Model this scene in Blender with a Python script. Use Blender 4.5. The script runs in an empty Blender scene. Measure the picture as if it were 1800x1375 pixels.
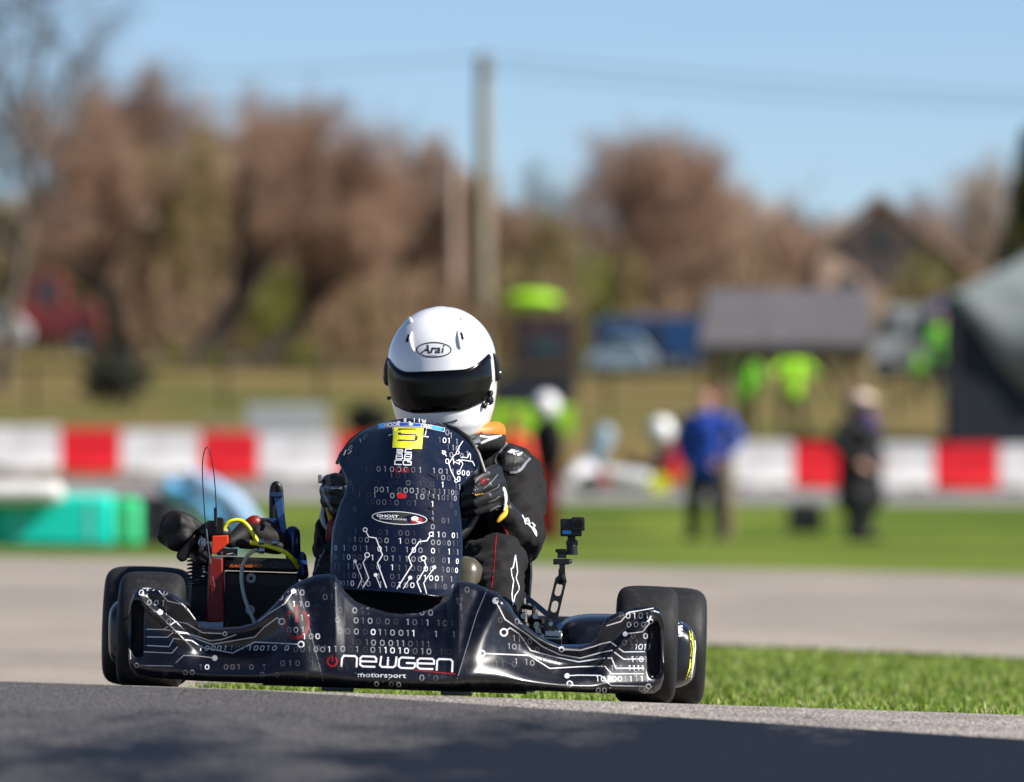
import bpy, bmesh, math, random
import numpy as np
from mathutils import Vector, Matrix
from mathutils.bvhtree import BVHTree
C = bpy.context.scene
COL = C.collection
PI = math.pi
# ------------------------------------------------------------------ camera, sky, sun
FPX, HOR, CAMZ = 15000.0, 833.0, 0.5          # long lens: focal length in photo pixels, horizon row, camera height
cam = bpy.data.cameras.new('camera'); camo = bpy.data.objects.new('camera', cam); COL.objects.link(camo)
cam.sensor_width = 36; cam.lens = 300; cam.clip_start = 0.5; cam.clip_end = 5000
camo.location = (0, 0, CAMZ)
camo.rotation_euler = (math.radians(90) + math.atan((HOR - 687.5) / FPX), 0, 0)
cam.dof.use_dof = True; cam.dof.focus_distance = 19.1; cam.dof.aperture_fstop = 4.7
C.camera = camo
SUN_EL, SUN_AZ = math.radians(40), math.radians(73)   # azimuth: to the right of the line back to the camera
sdir = Vector((math.sin(SUN_AZ) * math.cos(SUN_EL), -math.cos(SUN_AZ) * math.cos(SUN_EL), math.sin(SUN_EL)))
w = bpy.data.worlds.new('World'); C.world = w; w.use_nodes = True
nt = w.node_tree; bg = nt.nodes['Background']; sky = nt.nodes.new('ShaderNodeTexSky')
sky.sky_type = 'NISHITA'; sky.sun_disc = False; sky.sun_elevation = SUN_EL
sky.sun_rotation = math.atan2(sdir.x, sdir.y)
sky.air_density = 0.72; sky.dust_density = 1.05; sky.ozone_density = 3.6; sky.altitude = 2000
nt.links.new(sky.outputs[0], bg.inputs[0]); bg.inputs[1].default_value = 0.078
sl = bpy.data.lights.new('sun', 'SUN'); sl.energy = 5.0; sl.angle = math.radians(0.5); sl.color = (1, 0.95, 0.88)
so = bpy.data.objects.new('sun', sl); COL.objects.link(so); so.rotation_euler = sdir.to_track_quat('Z', 'Y').to_euler()
so.location = (10, -10, 20)
C.view_settings.view_transform = 'Standard'; C.view_settings.look = 'None'; C.view_settings.exposure = 0.72
C.view_settings.gamma = 1

# ------------------------------------------------------------------ helpers
def P(px, py, d):
    return Vector(((px - 900.0) * d / FPX, d, CAMZ + (HOR - py) * d / FPX))
def lerp(a, b, t): return a + (b - a) * t
def sstep(a, b, x):
    t = min(1, max(0, (x - a) / (b - a))); return t * t * (3 - 2 * t)
def interp(x, pts): return float(np.interp(x, [p[0] for p in pts], [p[1] for p in pts]))

def mat(name, col, rough=0.6, metal=0.0, coat=0.0, noise=0.0, nscale=20, bump=0.0, bscale=60, trans=0.0, col2=None, spec=0.5, alpha=1.0, sheen=0.0):
    m = bpy.data.materials.new(name); m.use_nodes = True
    t = m.node_tree; b = t.nodes['Principled BSDF']
    b.inputs['Base Color'].default_value = (*col, 1); b.inputs['Roughness'].default_value = rough
    b.inputs['Metallic'].default_value = metal; b.inputs['Coat Weight'].default_value = coat
    b.inputs['Coat Roughness'].default_value = 0.06
    b.inputs['Specular IOR Level'].default_value = spec
    b.inputs['Transmission Weight'].default_value = trans
    b.inputs['Sheen Weight'].default_value = sheen
    b.inputs['Alpha'].default_value = alpha
    tc = None
    if noise or col2:
        tc = t.nodes.new('ShaderNodeTexCoord'); n = t.nodes.new('ShaderNodeTexNoise'); n.inputs['Scale'].default_value = nscale
        n.inputs['Detail'].default_value = 6; n.inputs['Roughness'].default_value = 0.62
        t.links.new(tc.outputs['Object'], n.inputs['Vector'])
        r = t.nodes.new('ShaderNodeValToRGB'); r.color_ramp.elements[0].position = 0.34; r.color_ramp.elements[1].position = 0.66
        c2 = col2 if col2 else tuple(min(1, c * (1 + noise)) for c in col)
        c1 = col if col2 else tuple(c * (1 - noise) for c in col)
        r.color_ramp.elements[0].color = (*c1, 1); r.color_ramp.elements[1].color = (*c2, 1)
        t.links.new(n.outputs[0], r.inputs[0]); t.links.new(r.outputs[0], b.inputs['Base Color'])
    if bump:
        tc = tc or t.nodes.new('ShaderNodeTexCoord'); n2 = t.nodes.new('ShaderNodeTexNoise'); n2.inputs['Scale'].default_value = bscale
        n2.inputs['Detail'].default_value = 5
        bp = t.nodes.new('ShaderNodeBump'); bp.inputs['Strength'].default_value = bump; bp.inputs['Distance'].default_value = 0.01
        t.links.new(tc.outputs['Object'], n2.inputs['Vector']); t.links.new(n2.outputs[0], bp.inputs['Height'])
        t.links.new(bp.outputs[0], b.inputs['Normal'])
    return m

M = {}
def defm(k, *a, **kw): M[k] = mat(k, *a, **kw)
defm('fairing_paint', (0.002, 0.0045, 0.016), 0.30, coat=0.16, spec=0.35, bump=0.03, bscale=9)
defm('box_black', (0.011, 0.0095, 0.009), 0.62, noise=0.3, bump=0.1, bscale=30, spec=0.3)
defm('duct_pad', (0.012, 0.012, 0.013), 0.7)
defm('black_gloss', (0.0012, 0.0018, 0.006), 0.34, coat=0.05, spec=0.62, bump=0.03, bscale=9)
defm('black_matte', (0.006, 0.006, 0.006), 0.75)
defm('black_plastic', (0.006, 0.006, 0.007), 0.42, noise=0.3, bump=0.1, bscale=40)
defm('tyre', (0.012, 0.012, 0.013), 0.62, noise=0.6, nscale=26, bump=0.09, bscale=260, spec=0.28)
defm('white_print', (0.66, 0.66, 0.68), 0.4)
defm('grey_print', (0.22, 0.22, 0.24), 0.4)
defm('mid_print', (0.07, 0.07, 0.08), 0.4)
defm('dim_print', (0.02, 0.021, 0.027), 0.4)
defm('red_print', (0.14, 0.002, 0.003), 0.4)
defm('bright_red_print', (0.34, 0.004, 0.006), 0.4)
defm('yellow_print', (0.78, 0.80, 0.03), 0.45)
defm('cyan_print', (0.03, 0.35, 0.85), 0.4)
defm('helmet_white', (0.86, 0.86, 0.87), 0.25, coat=0.8)
defm('visor', (0.003, 0.0025, 0.0025), 0.13, coat=0.08, spec=0.2)
defm('suit', (0.0068, 0.0058, 0.0062), 0.8, noise=0.3, nscale=8, bump=0.45, bscale=18, sheen=0.02, spec=0.25)
defm('suit_panel', (0.006, 0.006, 0.007), 0.6, noise=0.3, bump=0.2, bscale=50)
defm('grey_trim', (0.19, 0.20, 0.24), 0.5)
defm('glove', (0.006, 0.006, 0.008), 0.5, noise=0.3, bump=0.12, bscale=40, spec=0.4)
defm('washer_zinc', (0.45, 0.50, 0.54), 0.4)
defm('orange', (0.95, 0.17, 0.01), 0.5)
defm('orange_red', (0.80, 0.045, 0.008), 0.4)
defm('dark_red', (0.20, 0.008, 0.004), 0.45)
defm('amber', (0.80, 0.45, 0.01), 0.5)
defm('steel', (0.45, 0.46, 0.48), 0.3, metal=1.0)
defm('dark_metal', (0.025, 0.025, 0.028), 0.55, metal=0.3)
defm('blue_frame', (0.010, 0.035, 0.12), 0.25, metal=0.3, coat=0.5)
defm('blue_steel', (0.05, 0.13, 0.32), 0.3, metal=0.5)
defm('yellow_hose', (0.85, 0.85, 0.01), 0.3, noise=0.15)
defm('clear_hose', (0.50, 0.56, 0.46), 0.25, trans=0.15)
defm('smoke_plastic', (0.09, 0.08, 0.05), 0.25, coat=0.4, trans=0.2)
defm('rim_metal', (0.35, 0.33, 0.30), 0.3, metal=0.9)

def wear(k, r0, r1, sc, dust):
    m = M[k]; t = m.node_tree; b = t.nodes['Principled BSDF']; L = t.links.new
    tc = t.nodes.new('ShaderNodeTexCoord'); n = t.nodes.new('ShaderNodeTexNoise'); n.inputs['Scale'].default_value = sc; n.inputs['Detail'].default_value = 10; n.inputs['Roughness'].default_value = 0.7
    L(tc.outputs['Object'], n.inputs['Vector']); mr = t.nodes.new('ShaderNodeMapRange'); mr.inputs['From Min'].default_value = .3; mr.inputs['From Max'].default_value = .7; mr.inputs['To Min'].default_value = r0; mr.inputs['To Max'].default_value = r1
    L(n.outputs[0], mr.inputs[0]); L(mr.outputs[0], b.inputs['Roughness'])
    n2 = t.nodes.new('ShaderNodeTexNoise'); n2.inputs['Scale'].default_value = sc*4; n2.inputs['Detail'].default_value = 12; n2.inputs['Roughness'].default_value = 0.8; L(tc.outputs['Object'], n2.inputs['Vector'])
    r = t.nodes.new('ShaderNodeValToRGB'); r.color_ramp.elements[0].position = .52; r.color_ramp.elements[1].position = .74
    c = b.inputs['Base Color'].default_value[:3]; r.color_ramp.elements[0].color = (*c, 1); r.color_ramp.elements[1].color = (*[lerp(v, q, dust) for v, q in zip(c, (.16, .145, .125))], 1)
    L(n2.outputs[0], r.inputs[0]); L(r.outputs[0], b.inputs['Base Color'])
wear('black_gloss', .24, .42, 7, .10); wear('fairing_paint', .22, .38, 7, .07); wear('tyre', .5, .8, 12, .22)
def link(name, me, parent=None):
    o = bpy.data.objects.new(name, me); COL.objects.link(o)
    if parent: o.parent = parent; o.matrix_parent_inverse = WM(parent).inverted()
    return o
def WM(o):
    m = Matrix.LocRotScale(o.location, o.rotation_euler, o.scale)
    if o.parent: m = WM(o.parent) @ o.matrix_parent_inverse @ m
    return m
def tag(o, label=None, cat=None, group=None, kind=None):
    if label: o['label'] = label
    if cat: o['category'] = cat
    if group: o['group'] = group
    if kind: o['kind'] = kind
    return o
def thing(name, loc, label, cat, group=None, rz=0):
    o = bpy.data.objects.new(name, None); COL.objects.link(o); o.location = loc; o.rotation_euler = (0, 0, rz)
    o.empty_display_size = 0.2
    return tag(o, label, cat, group)
def copy_tree(o, parent=None):
    c = o.copy(); COL.objects.link(c)
    if parent: c.parent = parent
    for ch in list(o.children): copy_tree(ch, c)
    return c

class MB:
    def __init__(s): s.v = []; s.f = []; s.m = []
    def add(s, vs, fs, mi=0):
        o = len(s.v); s.v += [tuple(v) for v in vs]; s.f += [tuple(i + o for i in f) for f in fs]; s.m += [mi] * len(fs); return s
    def box(s, c, d, rot=None, mi=0, taper=1.0):
        c = Vector(c); vs = []
        for sx, sy, sz in ((-1,-1,-1),(1,-1,-1),(1,1,-1),(-1,1,-1),(-1,-1,1),(1,-1,1),(1,1,1),(-1,1,1)):
            k = taper if sz > 0 else 1
            p = Vector((sx*d[0]/2*k, sy*d[1]/2*k, sz*d[2]/2))
            if rot is not None: p = rot @ p
            vs.append(c + p)
        return s.add(vs, [(0,3,2,1),(4,5,6,7),(0,1,5,4),(1,2,6,5),(2,3,7,6),(3,0,4,7)], mi)
    def tube(s, pts, r, n=10, caps=True, mi=0, closed=False, flat=1.0):
        pts = [Vector(p) for p in pts]; N = len(pts)
        rs = r if isinstance(r, (list, tuple)) else [r] * N
        vs = []; up = None
        for i, p in enumerate(pts):
            if closed: t = pts[(i+1) % N] - pts[i-1]
            else: t = pts[min(i+1, N-1)] - pts[max(i-1, 0)]
            if t.length < 1e-9: t = Vector((0,0,1))
            t.normalize()
            if up is None:
                up = Vector((0,0,1)) if abs(t.z) < 0.9 else Vector((0,1,0))
            a = (up - t * up.dot(t))
            if a.length < 1e-6: a = Vector((1,0,0)) - t * t.x
            a.normalize(); b = t.cross(a); up = a
            for k in range(n):
                q = 2*PI*k/n; vs.append(p + (a*math.cos(q)*flat + b*math.sin(q)) * rs[i])
        fs = []
        for i in range(N if closed else N-1):
            j = (i+1) % N
            for k in range(n): fs.append((i*n+k, i*n+(k+1)%n, j*n+(k+1)%n, j*n+k))
        if caps and not closed: fs.append(tuple(range(n-1, -1, -1))); fs.append(tuple((N-1)*n+k for k in range(n)))
        return s.add(vs, fs, mi)
    def caps(s, pts, rs, n=12, mi=0):           # limb: round-ended tapered chain, closed
        pts = [Vector(p) for p in pts]
        if not isinstance(rs, (list, tuple)): rs = [rs]*len(pts)
        d0 = (pts[0]-pts[1]).normalized(); d1 = (pts[-1]-pts[-2]).normalized()
        P2, R2 = [], []
        for q in (0.98, 0.8, 0.45): P2.append(pts[0] + d0*rs[0]*q); R2.append(rs[0]*math.sqrt(1-q*q))
        for i, p in enumerate(pts): P2.append(p); R2.append(rs[i])
        for q in (0.45, 0.8, 0.98): P2.append(pts[-1] + d1*rs[-1]*q); R2.append(rs[-1]*math.sqrt(1-q*q))
        return s.tube(P2, R2, n, True, mi)
    def ball(s, c, r, n=14, sc=(1,1,1), mi=0, rot=None):
        c = Vector(c); vs = []; fs = []; m = n//2
        for i in range(m+1):
            th = PI*i/m
            for k in range(n):
                ph = 2*PI*k/n
                p = Vector((math.sin(th)*math.cos(ph)*sc[0], math.sin(th)*math.sin(ph)*sc[1], math.cos(th)*sc[2]))*r
                if rot is not None: p = rot @ p
                vs.append(c+p)
        for i in range(m):
            for k in range(n): fs.append((i*n+k, (i+1)*n+k, (i+1)*n+(k+1)%n, i*n+(k+1)%n))
        return s.add(vs, fs, mi)
    def lathe(s, prof, c, rot=None, n=48, mi=0, closed=True, ax='X'):   # prof: (axial, radius)
        c = Vector(c); vs = []; N = len(prof)
        for k in range(n):
            q = 2*PI*k/n
            for a, r in prof:
                p = Vector((a, r*math.cos(q), r*math.sin(q))) if ax == 'X' else Vector((r*math.cos(q), r*math.sin(q), a))
                if ax == 'Y': p = Vector((r*math.cos(q), a, r*math.sin(q)))
                if rot is not None: p = rot @ p
                vs.append(c+p)
        fs = []
        for k in range(n):
            j = (k+1) % n
            for i in range(N if closed else N-1):
                i2 = (i+1) % N; fs.append((k*N+i, j*N+i, j*N+i2, k*N+i2))
        return s.add(vs, fs, mi)
    def prism(s, poly, d0, d1, mi=0):            # outline in (x,z), extruded along y
        n = len(poly); vs = [(x, d0, z) for x, z in poly] + [(x, d1, z) for x, z in poly]
        fs = [tuple(range(n)), tuple(range(2*n-1, n-1, -1))] + [(i, n+i, n+(i+1)%n, (i+1)%n) for i in range(n)]
        return s.add(vs, fs, mi)
    def build(s, name, mats, parent=None, smooth=True, bevel=0, sharp=40, remesh=0, smooth_it=0, subsurf=0, disp=None, at=None):
        vs = s.v
        if at is not None:
            vs = [(a-at[0], b-at[1], c-at[2]) for a, b, c in vs]
        me = bpy.data.meshes.new(name); me.from_pydata(vs, [], s.f)
        mats = mats if isinstance(mats, (list, tuple)) else [mats]
        for m in mats: me.materials.append(M[m] if isinstance(m, str) else m)
        if len(mats) > 1: me.polygons.foreach_set('material_index', s.m)
        me.validate()
        bm = bmesh.new(); bm.from_mesh(me); bmesh.ops.recalc_face_normals(bm, faces=bm.faces); bm.to_mesh(me); bm.free()
        if smooth:
            me.polygons.foreach_set('use_smooth', [True]*len(me.polygons))
            if not remesh: me.set_sharp_from_angle(angle=math.radians(sharp))
        me.update()
        o = link(name, me, parent)
        if at is not None and parent is None: o.location = at
        if bevel:
            b = o.modifiers.new('b', 'BEVEL'); b.width = bevel; b.segments = 3; b.limit_method = 'ANGLE'; b.angle_limit = math.radians(35); b.harden_normals = False
        if remesh:
            r = o.modifiers.new('r', 'REMESH'); r.mode = 'VOXEL'; r.voxel_size = remesh; r.use_smooth_shade = True
        if smooth_it:
            r = o.modifiers.new('s', 'SMOOTH'); r.iterations = smooth_it; r.factor = 0.6
        if subsurf:
            r = o.modifiers.new('u', 'SUBSURF'); r.levels = subsurf; r.render_levels = subsurf
        if disp:
            for (sz, st) in disp:
                tx = bpy.data.textures.new('folds', 'CLOUDS'); tx.noise_scale = sz; tx.noise_depth = 2
                r = o.modifiers.new('d', 'DISPLACE'); r.texture = tx; r.strength = st; r.mid_level = 0.5
                r.texture_coords = 'GLOBAL'
        return o

def bvh(o):
    dg = bpy.context.evaluated_depsgraph_get(); dg.update()
    return BVHTree.FromObject(o, dg)
def ray_mapper(trees, lift=0.0012):
    if not isinstance(trees, list): trees = [trees]
    def f(px, py):
        o = Vector((0, 0, CAMZ)); d = (P(px, py, 20) - o).normalized(); best = None
        for t in trees:
            h = t.ray_cast(o, d)
            if h[0] is not None and (best is None or h[3] < best[3]): best = h
        if best is None: return None
        n = best[1] if best[1].dot(d) < 0 else -best[1]
        return best[0] + n*lift
    return f
class Decal:                                    # print laid on a surface
    def __init__(s, mapper): s.mb = MB(); s.map = mapper
    def poly(s, pts, mi=0):
        vs = [s.map(*p) for p in pts]
        if any(v is None for v in vs): return
        c = sum(vs, Vector())/len(vs)
        if max((v-c).length for v in vs) > 0.14: return
        s.mb.add(vs, [tuple(range(len(vs)))], mi)
    def stroke(s, pts, w, mi=0, closed=False, seg=5.0):
        pts = [Vector(p) for p in pts]
        if closed: pts.append(pts[0].copy())
        q = []
        for a, b in zip(pts[:-1], pts[1:]):
            n = max(1, int((b-a).length/seg))
            q += [a.lerp(b, i/n) for i in range(n)]
        q.append(pts[-1]); N = len(q); L = []
        for i in range(N):
            if closed: d1 = q[i]-q[i-1 if i else N-2]; d2 = q[(i+1) if i < N-1 else 1]-q[i]
            else: d1 = q[i]-q[i-1] if i else q[1]-q[0]; d2 = q[i+1]-q[i] if i < N-1 else d1
            if d1.length < 1e-9: d1 = d2
            if d2.length < 1e-9: d2 = d1
            d1 = d1.normalized(); d2 = d2.normalized()
            n1 = Vector((-d1.y, d1.x)); n2 = Vector((-d2.y, d2.x)); m = n1+n2
            if m.length < 0.2: m = n1
            m.normalize(); k = min(1.6, 1/max(0.3, m.dot(n1)))
            L.append((q[i]+m*w/2*k, q[i]-m*w/2*k))
        for i in range(N-1): s.poly([L[i][0], L[i+1][0], L[i+1][1], L[i][1]], mi)
    def disc(s, x, y, rx, ry=None, mi=0, n=14):
        ry = ry or rx
        for k in range(n):
            a, b = 2*PI*k/n, 2*PI*(k+1)/n
            s.poly([(x, y), (x+rx*math.cos(a), y+ry*math.sin(a)), (x+rx*math.cos(b), y+ry*math.sin(b))], mi)
    def ring(s, x, y, rx, ry, w, mi=0, n=16, a0=0, a1=2*PI):
        for k in range(n):
            a, b = a0+(a1-a0)*k/n, a0+(a1-a0)*(k+1)/n
            s.poly([(x+rx*math.cos(a), y+ry*math.sin(a)), (x+rx*math.cos(b), y+ry*math.sin(b)),
                    (x+(rx-w)*math.cos(b), y+(ry-w)*math.sin(b)), (x+(rx-w)*math.cos(a), y+(ry-w)*math.sin(a))], mi)
    def digit(s, ch, x, y, h, w, sw, mi=0, dy=0.0, sl=0.0):   # dy: row slope, sl: slant
        if ch == '0':
            pts = []
            for k in range(14):
                a = 2*PI*k/14; ux = math.copysign(abs(math.cos(a))**0.8, math.cos(a)); uy = math.copysign(abs(math.sin(a))**0.8, math.sin(a))
                X = ux*(w-sw)/2; Y = uy*(h-sw)/2; pts.append((x+X-Y*sl, y+Y+X*dy))
            s.stroke(pts, sw, mi, True, 99)
        else:
            pts = [(-w*0.28, -h*0.36), (w*0.05, -h*0.46), (w*0.05, h*0.5)]
            s.stroke([(x+a-b*sl, y+b+a*dy) for a, b in pts], sw, mi, False, 99)
    def text(s, txt, x, y, h, ang=0.0, xs=1.0, shear=0.0, mi=0, cx='LEFT', bold=0.0, vert=False):
        cu = bpy.data.curves.new('t', 'FONT'); cu.body = txt; cu.align_x = cx; cu.size = 1.0; cu.offset = bold; cu.resolution_u = 2
        cu.fill_mode = 'FRONT'
        o = bpy.data.objects.new('t', cu); COL.objects.link(o)
        dg = bpy.context.evaluated_depsgraph_get(); dg.update(); me = bpy.data.meshes.new_from_object(o.evaluated_get(dg))
        bm = bmesh.new(); bm.from_mesh(me); bmesh.ops.triangulate(bm, faces=bm.faces)
        k = h/0.7; ca, sa = math.cos(ang), math.sin(ang)
        def tr(v):
            X = (v.x + v.y*shear)*k*xs; Y = -v.y*k
            return (x + X*ca - Y*sa, y + X*sa + Y*ca)
        for f in bm.faces: s.poly([tr(v.co) for v in f.verts], mi)
        bm.free(); bpy.data.objects.remove(o); bpy.data.meshes.remove(me); bpy.data.curves.remove(cu)
    def build(s, name, mats, parent):
        if not s.mb.f: return None
        me = bpy.data.meshes.new(name); me.from_pydata(s.mb.v, [], s.mb.f)
        for m in mats: me.materials.append(M[m])
        me.polygons.foreach_set('material_index', s.mb.m); me.validate(); me.update()
        return link(name, me, parent)
PR = ['white_print', 'grey_print', 'mid_print', 'dim_print', 'red_print', 'bright_red_print', 'yellow_print', 'cyan_print', 'black_matte', 'orange', 'grey_trim', 'amber']

# ------------------------------------------------------------------ terrain
ZP = [(-60,0),(13,0),(16,.013),(17.5,.0205),(18.0,.023),(18.3,.0225),(18.6,.016),(19.0,.003),(19.5,-.0115),(20.1,-.030),(20.6,-.046),(21.2,-.060),(22.5,-.075),(25,-.085),(30,-.095),(34,-.10),(60,-.13),(85,-.26),(103,-.31),(107,-.29),(120,.07),(150,.27),(153,.5),(158,1.2),(200,2.27),(240,3.35),(262,3.65),(400,3.9),(3000,5)]
SP = [(-60,-.033),(20.5,-.033),(60,-.008),(105,0),(150,-.014),(170,-.006),(240,0),(3000,0)]
def zg(x, d):
    z = interp(d, ZP); xc = max(-7, min(7, x)) if d < 40 else max(-12, min(12, x))
    z += interp(d, SP)*(xc + .26)
    z += 0.06*max(0, min(14, -x-4))*sstep(185, 245, d)
    return z
def sheet(name, ds, xf, nx, mats, lift=0.0):
    vs = []; fs = []
    for d in ds:
        x0, x1 = xf(d)
        for k in range(nx+1):
            x = lerp(x0, x1, k/nx); vs.append((x, d, zg(x, d)+lift))
    for i in range(len(ds)-1):
        for k in range(nx):
            a = i*(nx+1)+k; fs.append((a, a+1, a+nx+2, a+nx+1))
    me = bpy.data.meshes.new(name); me.from_pydata(vs, [], fs); me.polygons.foreach_set('use_smooth', [True]*len(fs))
    me.materials.append(mats); me.update(); return link(name, me)
# ------------------------------------------------------------------ ground materials
def ground_mat(name, c1, c2, big, fine, rough=0.85, speck=0.0, bump=0.4, c3=None, stretch=(1,1,1), grain=1.0):
    m = bpy.data.materials.new(name); m.use_nodes = True; t = m.node_tree; b = t.nodes['Principled BSDF']; L = t.links.new
    b.inputs['Roughness'].default_value = rough; b.inputs['Specular IOR Level'].default_value = 0.12
    tc = t.nodes.new('ShaderNodeTexCoord'); mp = t.nodes.new('ShaderNodeMapping'); mp.inputs['Scale'].default_value = stretch
    L(tc.outputs['Object'], mp.inputs['Vector'])
    n = t.nodes.new('ShaderNodeTexNoise'); n.inputs['Scale'].default_value = big; n.inputs['Detail'].default_value = 9; n.inputs['Roughness'].default_value = 0.65
    L(mp.outputs[0], n.inputs['Vector'])
    r = t.nodes.new('ShaderNodeValToRGB'); r.color_ramp.elements[0].position = 0.36; r.color_ramp.elements[1].position = 0.64
    r.color_ramp.elements[0].color = (*c1, 1); r.color_ramp.elements[1].color = (*c2, 1)
    if c3: e = r.color_ramp.elements.new(0.5); e.color = (*c3, 1)
    L(n.outputs[0], r.inputs[0]); out = r.outputs[0]
    n2 = t.nodes.new('ShaderNodeTexNoise'); n2.inputs['Scale'].default_value = fine; n2.inputs['Detail'].default_value = 4
    mp2 = t.nodes.new('ShaderNodeMapping'); mp2.inputs['Scale'].default_value = (1, grain, 1); L(tc.outputs['Object'], mp2.inputs['Vector']); L(mp2.outputs[0], n2.inputs['Vector'])
    if speck:
        r2 = t.nodes.new('ShaderNodeValToRGB'); r2.color_ramp.elements[0].position = 0.35; r2.color_ramp.elements[1].position = 0.68
        r2.color_ramp.elements[0].color = (1-speck,)*3 + (1,); r2.color_ramp.elements[1].color = (1+speck*1.5,)*3 + (1,)
        L(n2.outputs[0], r2.inputs[0]); mx = t.nodes.new('ShaderNodeMix'); mx.data_type = 'RGBA'; mx.blend_type = 'MULTIPLY'; mx.inputs[0].default_value = 1
        L(out, mx.inputs[6]); L(r2.outputs[0], mx.inputs[7]); out = mx.outputs[2]
    L(out, b.inputs['Base Color'])
    bp = t.nodes.new('ShaderNodeBump'); bp.inputs['Strength'].default_value = bump; bp.inputs['Distance'].default_value = 0.006
    L(n2.outputs[0], bp.inputs['Height']); L(bp.outputs[0], b.inputs['Normal'])
    M[name] = m; return m
ground_mat('turf', (0.035, 0.075, 0.005), (0.175, 0.20, 0.03), 0.22, 30, c3=(0.10, 0.15, 0.012))
ground_mat('field', (0.19, 0.135, 0.055), (0.09, 0.10, 0.018), 0.14, 8, c3=(0.15, 0.115, 0.038), stretch=(1, 0.25, 1))
ground_mat('asphalt_pale', (0.225, 0.195, 0.165), (0.305, 0.265, 0.225), 0.6, 150, speck=0.35, bump=0.5, stretch=(1, 0.3, 1))
ground_mat('asphalt_edge', (0.20, 0.18, 0.162), (0.285, 0.255, 0.228), 2.5, 150, speck=0.55, bump=0.7, grain=0.12)
# darker mottled asphalt, paler towards the left and the far edge
def dark_asphalt_mat():
    m = ground_mat('asphalt_dark', (0.006, 0.008, 0.013), (0.078, 0.073, 0.071), 2.2, 170, rough=0.7, speck=0.5, bump=0.45, grain=0.12)
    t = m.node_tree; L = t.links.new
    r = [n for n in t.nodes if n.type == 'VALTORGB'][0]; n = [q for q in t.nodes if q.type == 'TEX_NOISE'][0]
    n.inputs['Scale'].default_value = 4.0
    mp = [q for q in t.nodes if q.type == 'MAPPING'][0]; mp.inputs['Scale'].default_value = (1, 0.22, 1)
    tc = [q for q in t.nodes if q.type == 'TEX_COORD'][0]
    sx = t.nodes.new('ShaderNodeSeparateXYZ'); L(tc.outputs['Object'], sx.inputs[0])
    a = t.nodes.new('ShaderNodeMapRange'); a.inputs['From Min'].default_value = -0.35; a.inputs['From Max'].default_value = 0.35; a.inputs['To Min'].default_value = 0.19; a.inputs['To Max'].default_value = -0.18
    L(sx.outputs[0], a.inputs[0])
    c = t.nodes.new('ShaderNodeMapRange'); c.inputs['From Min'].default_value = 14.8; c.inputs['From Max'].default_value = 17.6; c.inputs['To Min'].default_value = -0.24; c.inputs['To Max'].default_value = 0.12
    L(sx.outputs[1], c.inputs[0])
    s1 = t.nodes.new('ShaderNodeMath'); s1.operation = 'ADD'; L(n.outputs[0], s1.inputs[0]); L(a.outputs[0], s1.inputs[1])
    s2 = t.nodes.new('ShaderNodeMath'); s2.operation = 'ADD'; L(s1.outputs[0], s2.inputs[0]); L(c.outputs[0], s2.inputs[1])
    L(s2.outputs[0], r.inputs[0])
dark_asphalt_mat()
ground_mat('asphalt_far', (0.17, 0.165, 0.17), (0.30, 0.28, 0.265), 0.5, 40, speck=0.1, stretch=(1, 0.2, 1))

# ------------------------------------------------------------------ ground sheets
def dens(a, b, st): 
    n = max(1, int(round((b-a)/st))); return [a+(b-a)*i/n for i in range(n+1)]
DS = dens(-60, 16, 8) + dens(17, 24, .25)[0:] + dens(25, 60, 2.5) + dens(62, 150, 3) + dens(152, 262, 3) + dens(270, 400, 15) + dens(450, 3000, 250)
def gx(d): w_ = 45 + d*0.9; return (-w_, w_)
g = sheet('grass_field', [d for d in DS if d <= 140], gx, 120, M['turf']); g['kind'] = 'structure'
g = sheet('meadow', [d for d in DS if d >= 137], gx, 150, M['field'], 0.0); g['kind'] = 'structure'
def edge_x(px0, py0, px1, py1, d): pass
SPL = -0.80        # where the verge begins, left of it the two roads meet
rd = sheet('road', dens(-10, 18, 1) + dens(18.1, 20.5, .1), lambda d: (-14, 14), 60, M['asphalt_edge'], .004); rd['kind'] = 'structure'
sd = sheet('dark_road', [0, .04, .08, .12, .16, .2, .3, .4, .5, .6, .7, .8, .9, 1], lambda d: (-1, 1), 1, M['asphalt_dark']); 
def lay_dark_road():
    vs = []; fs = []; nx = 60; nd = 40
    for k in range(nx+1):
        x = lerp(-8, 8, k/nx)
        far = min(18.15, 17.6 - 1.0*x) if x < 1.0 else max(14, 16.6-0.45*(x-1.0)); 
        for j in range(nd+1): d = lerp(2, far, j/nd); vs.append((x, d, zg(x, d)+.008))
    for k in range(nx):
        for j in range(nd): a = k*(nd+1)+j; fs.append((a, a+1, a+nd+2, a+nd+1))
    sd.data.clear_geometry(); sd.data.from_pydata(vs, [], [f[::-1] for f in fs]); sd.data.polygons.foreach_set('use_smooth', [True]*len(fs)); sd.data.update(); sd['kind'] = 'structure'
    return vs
lay_dark_road()
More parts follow.
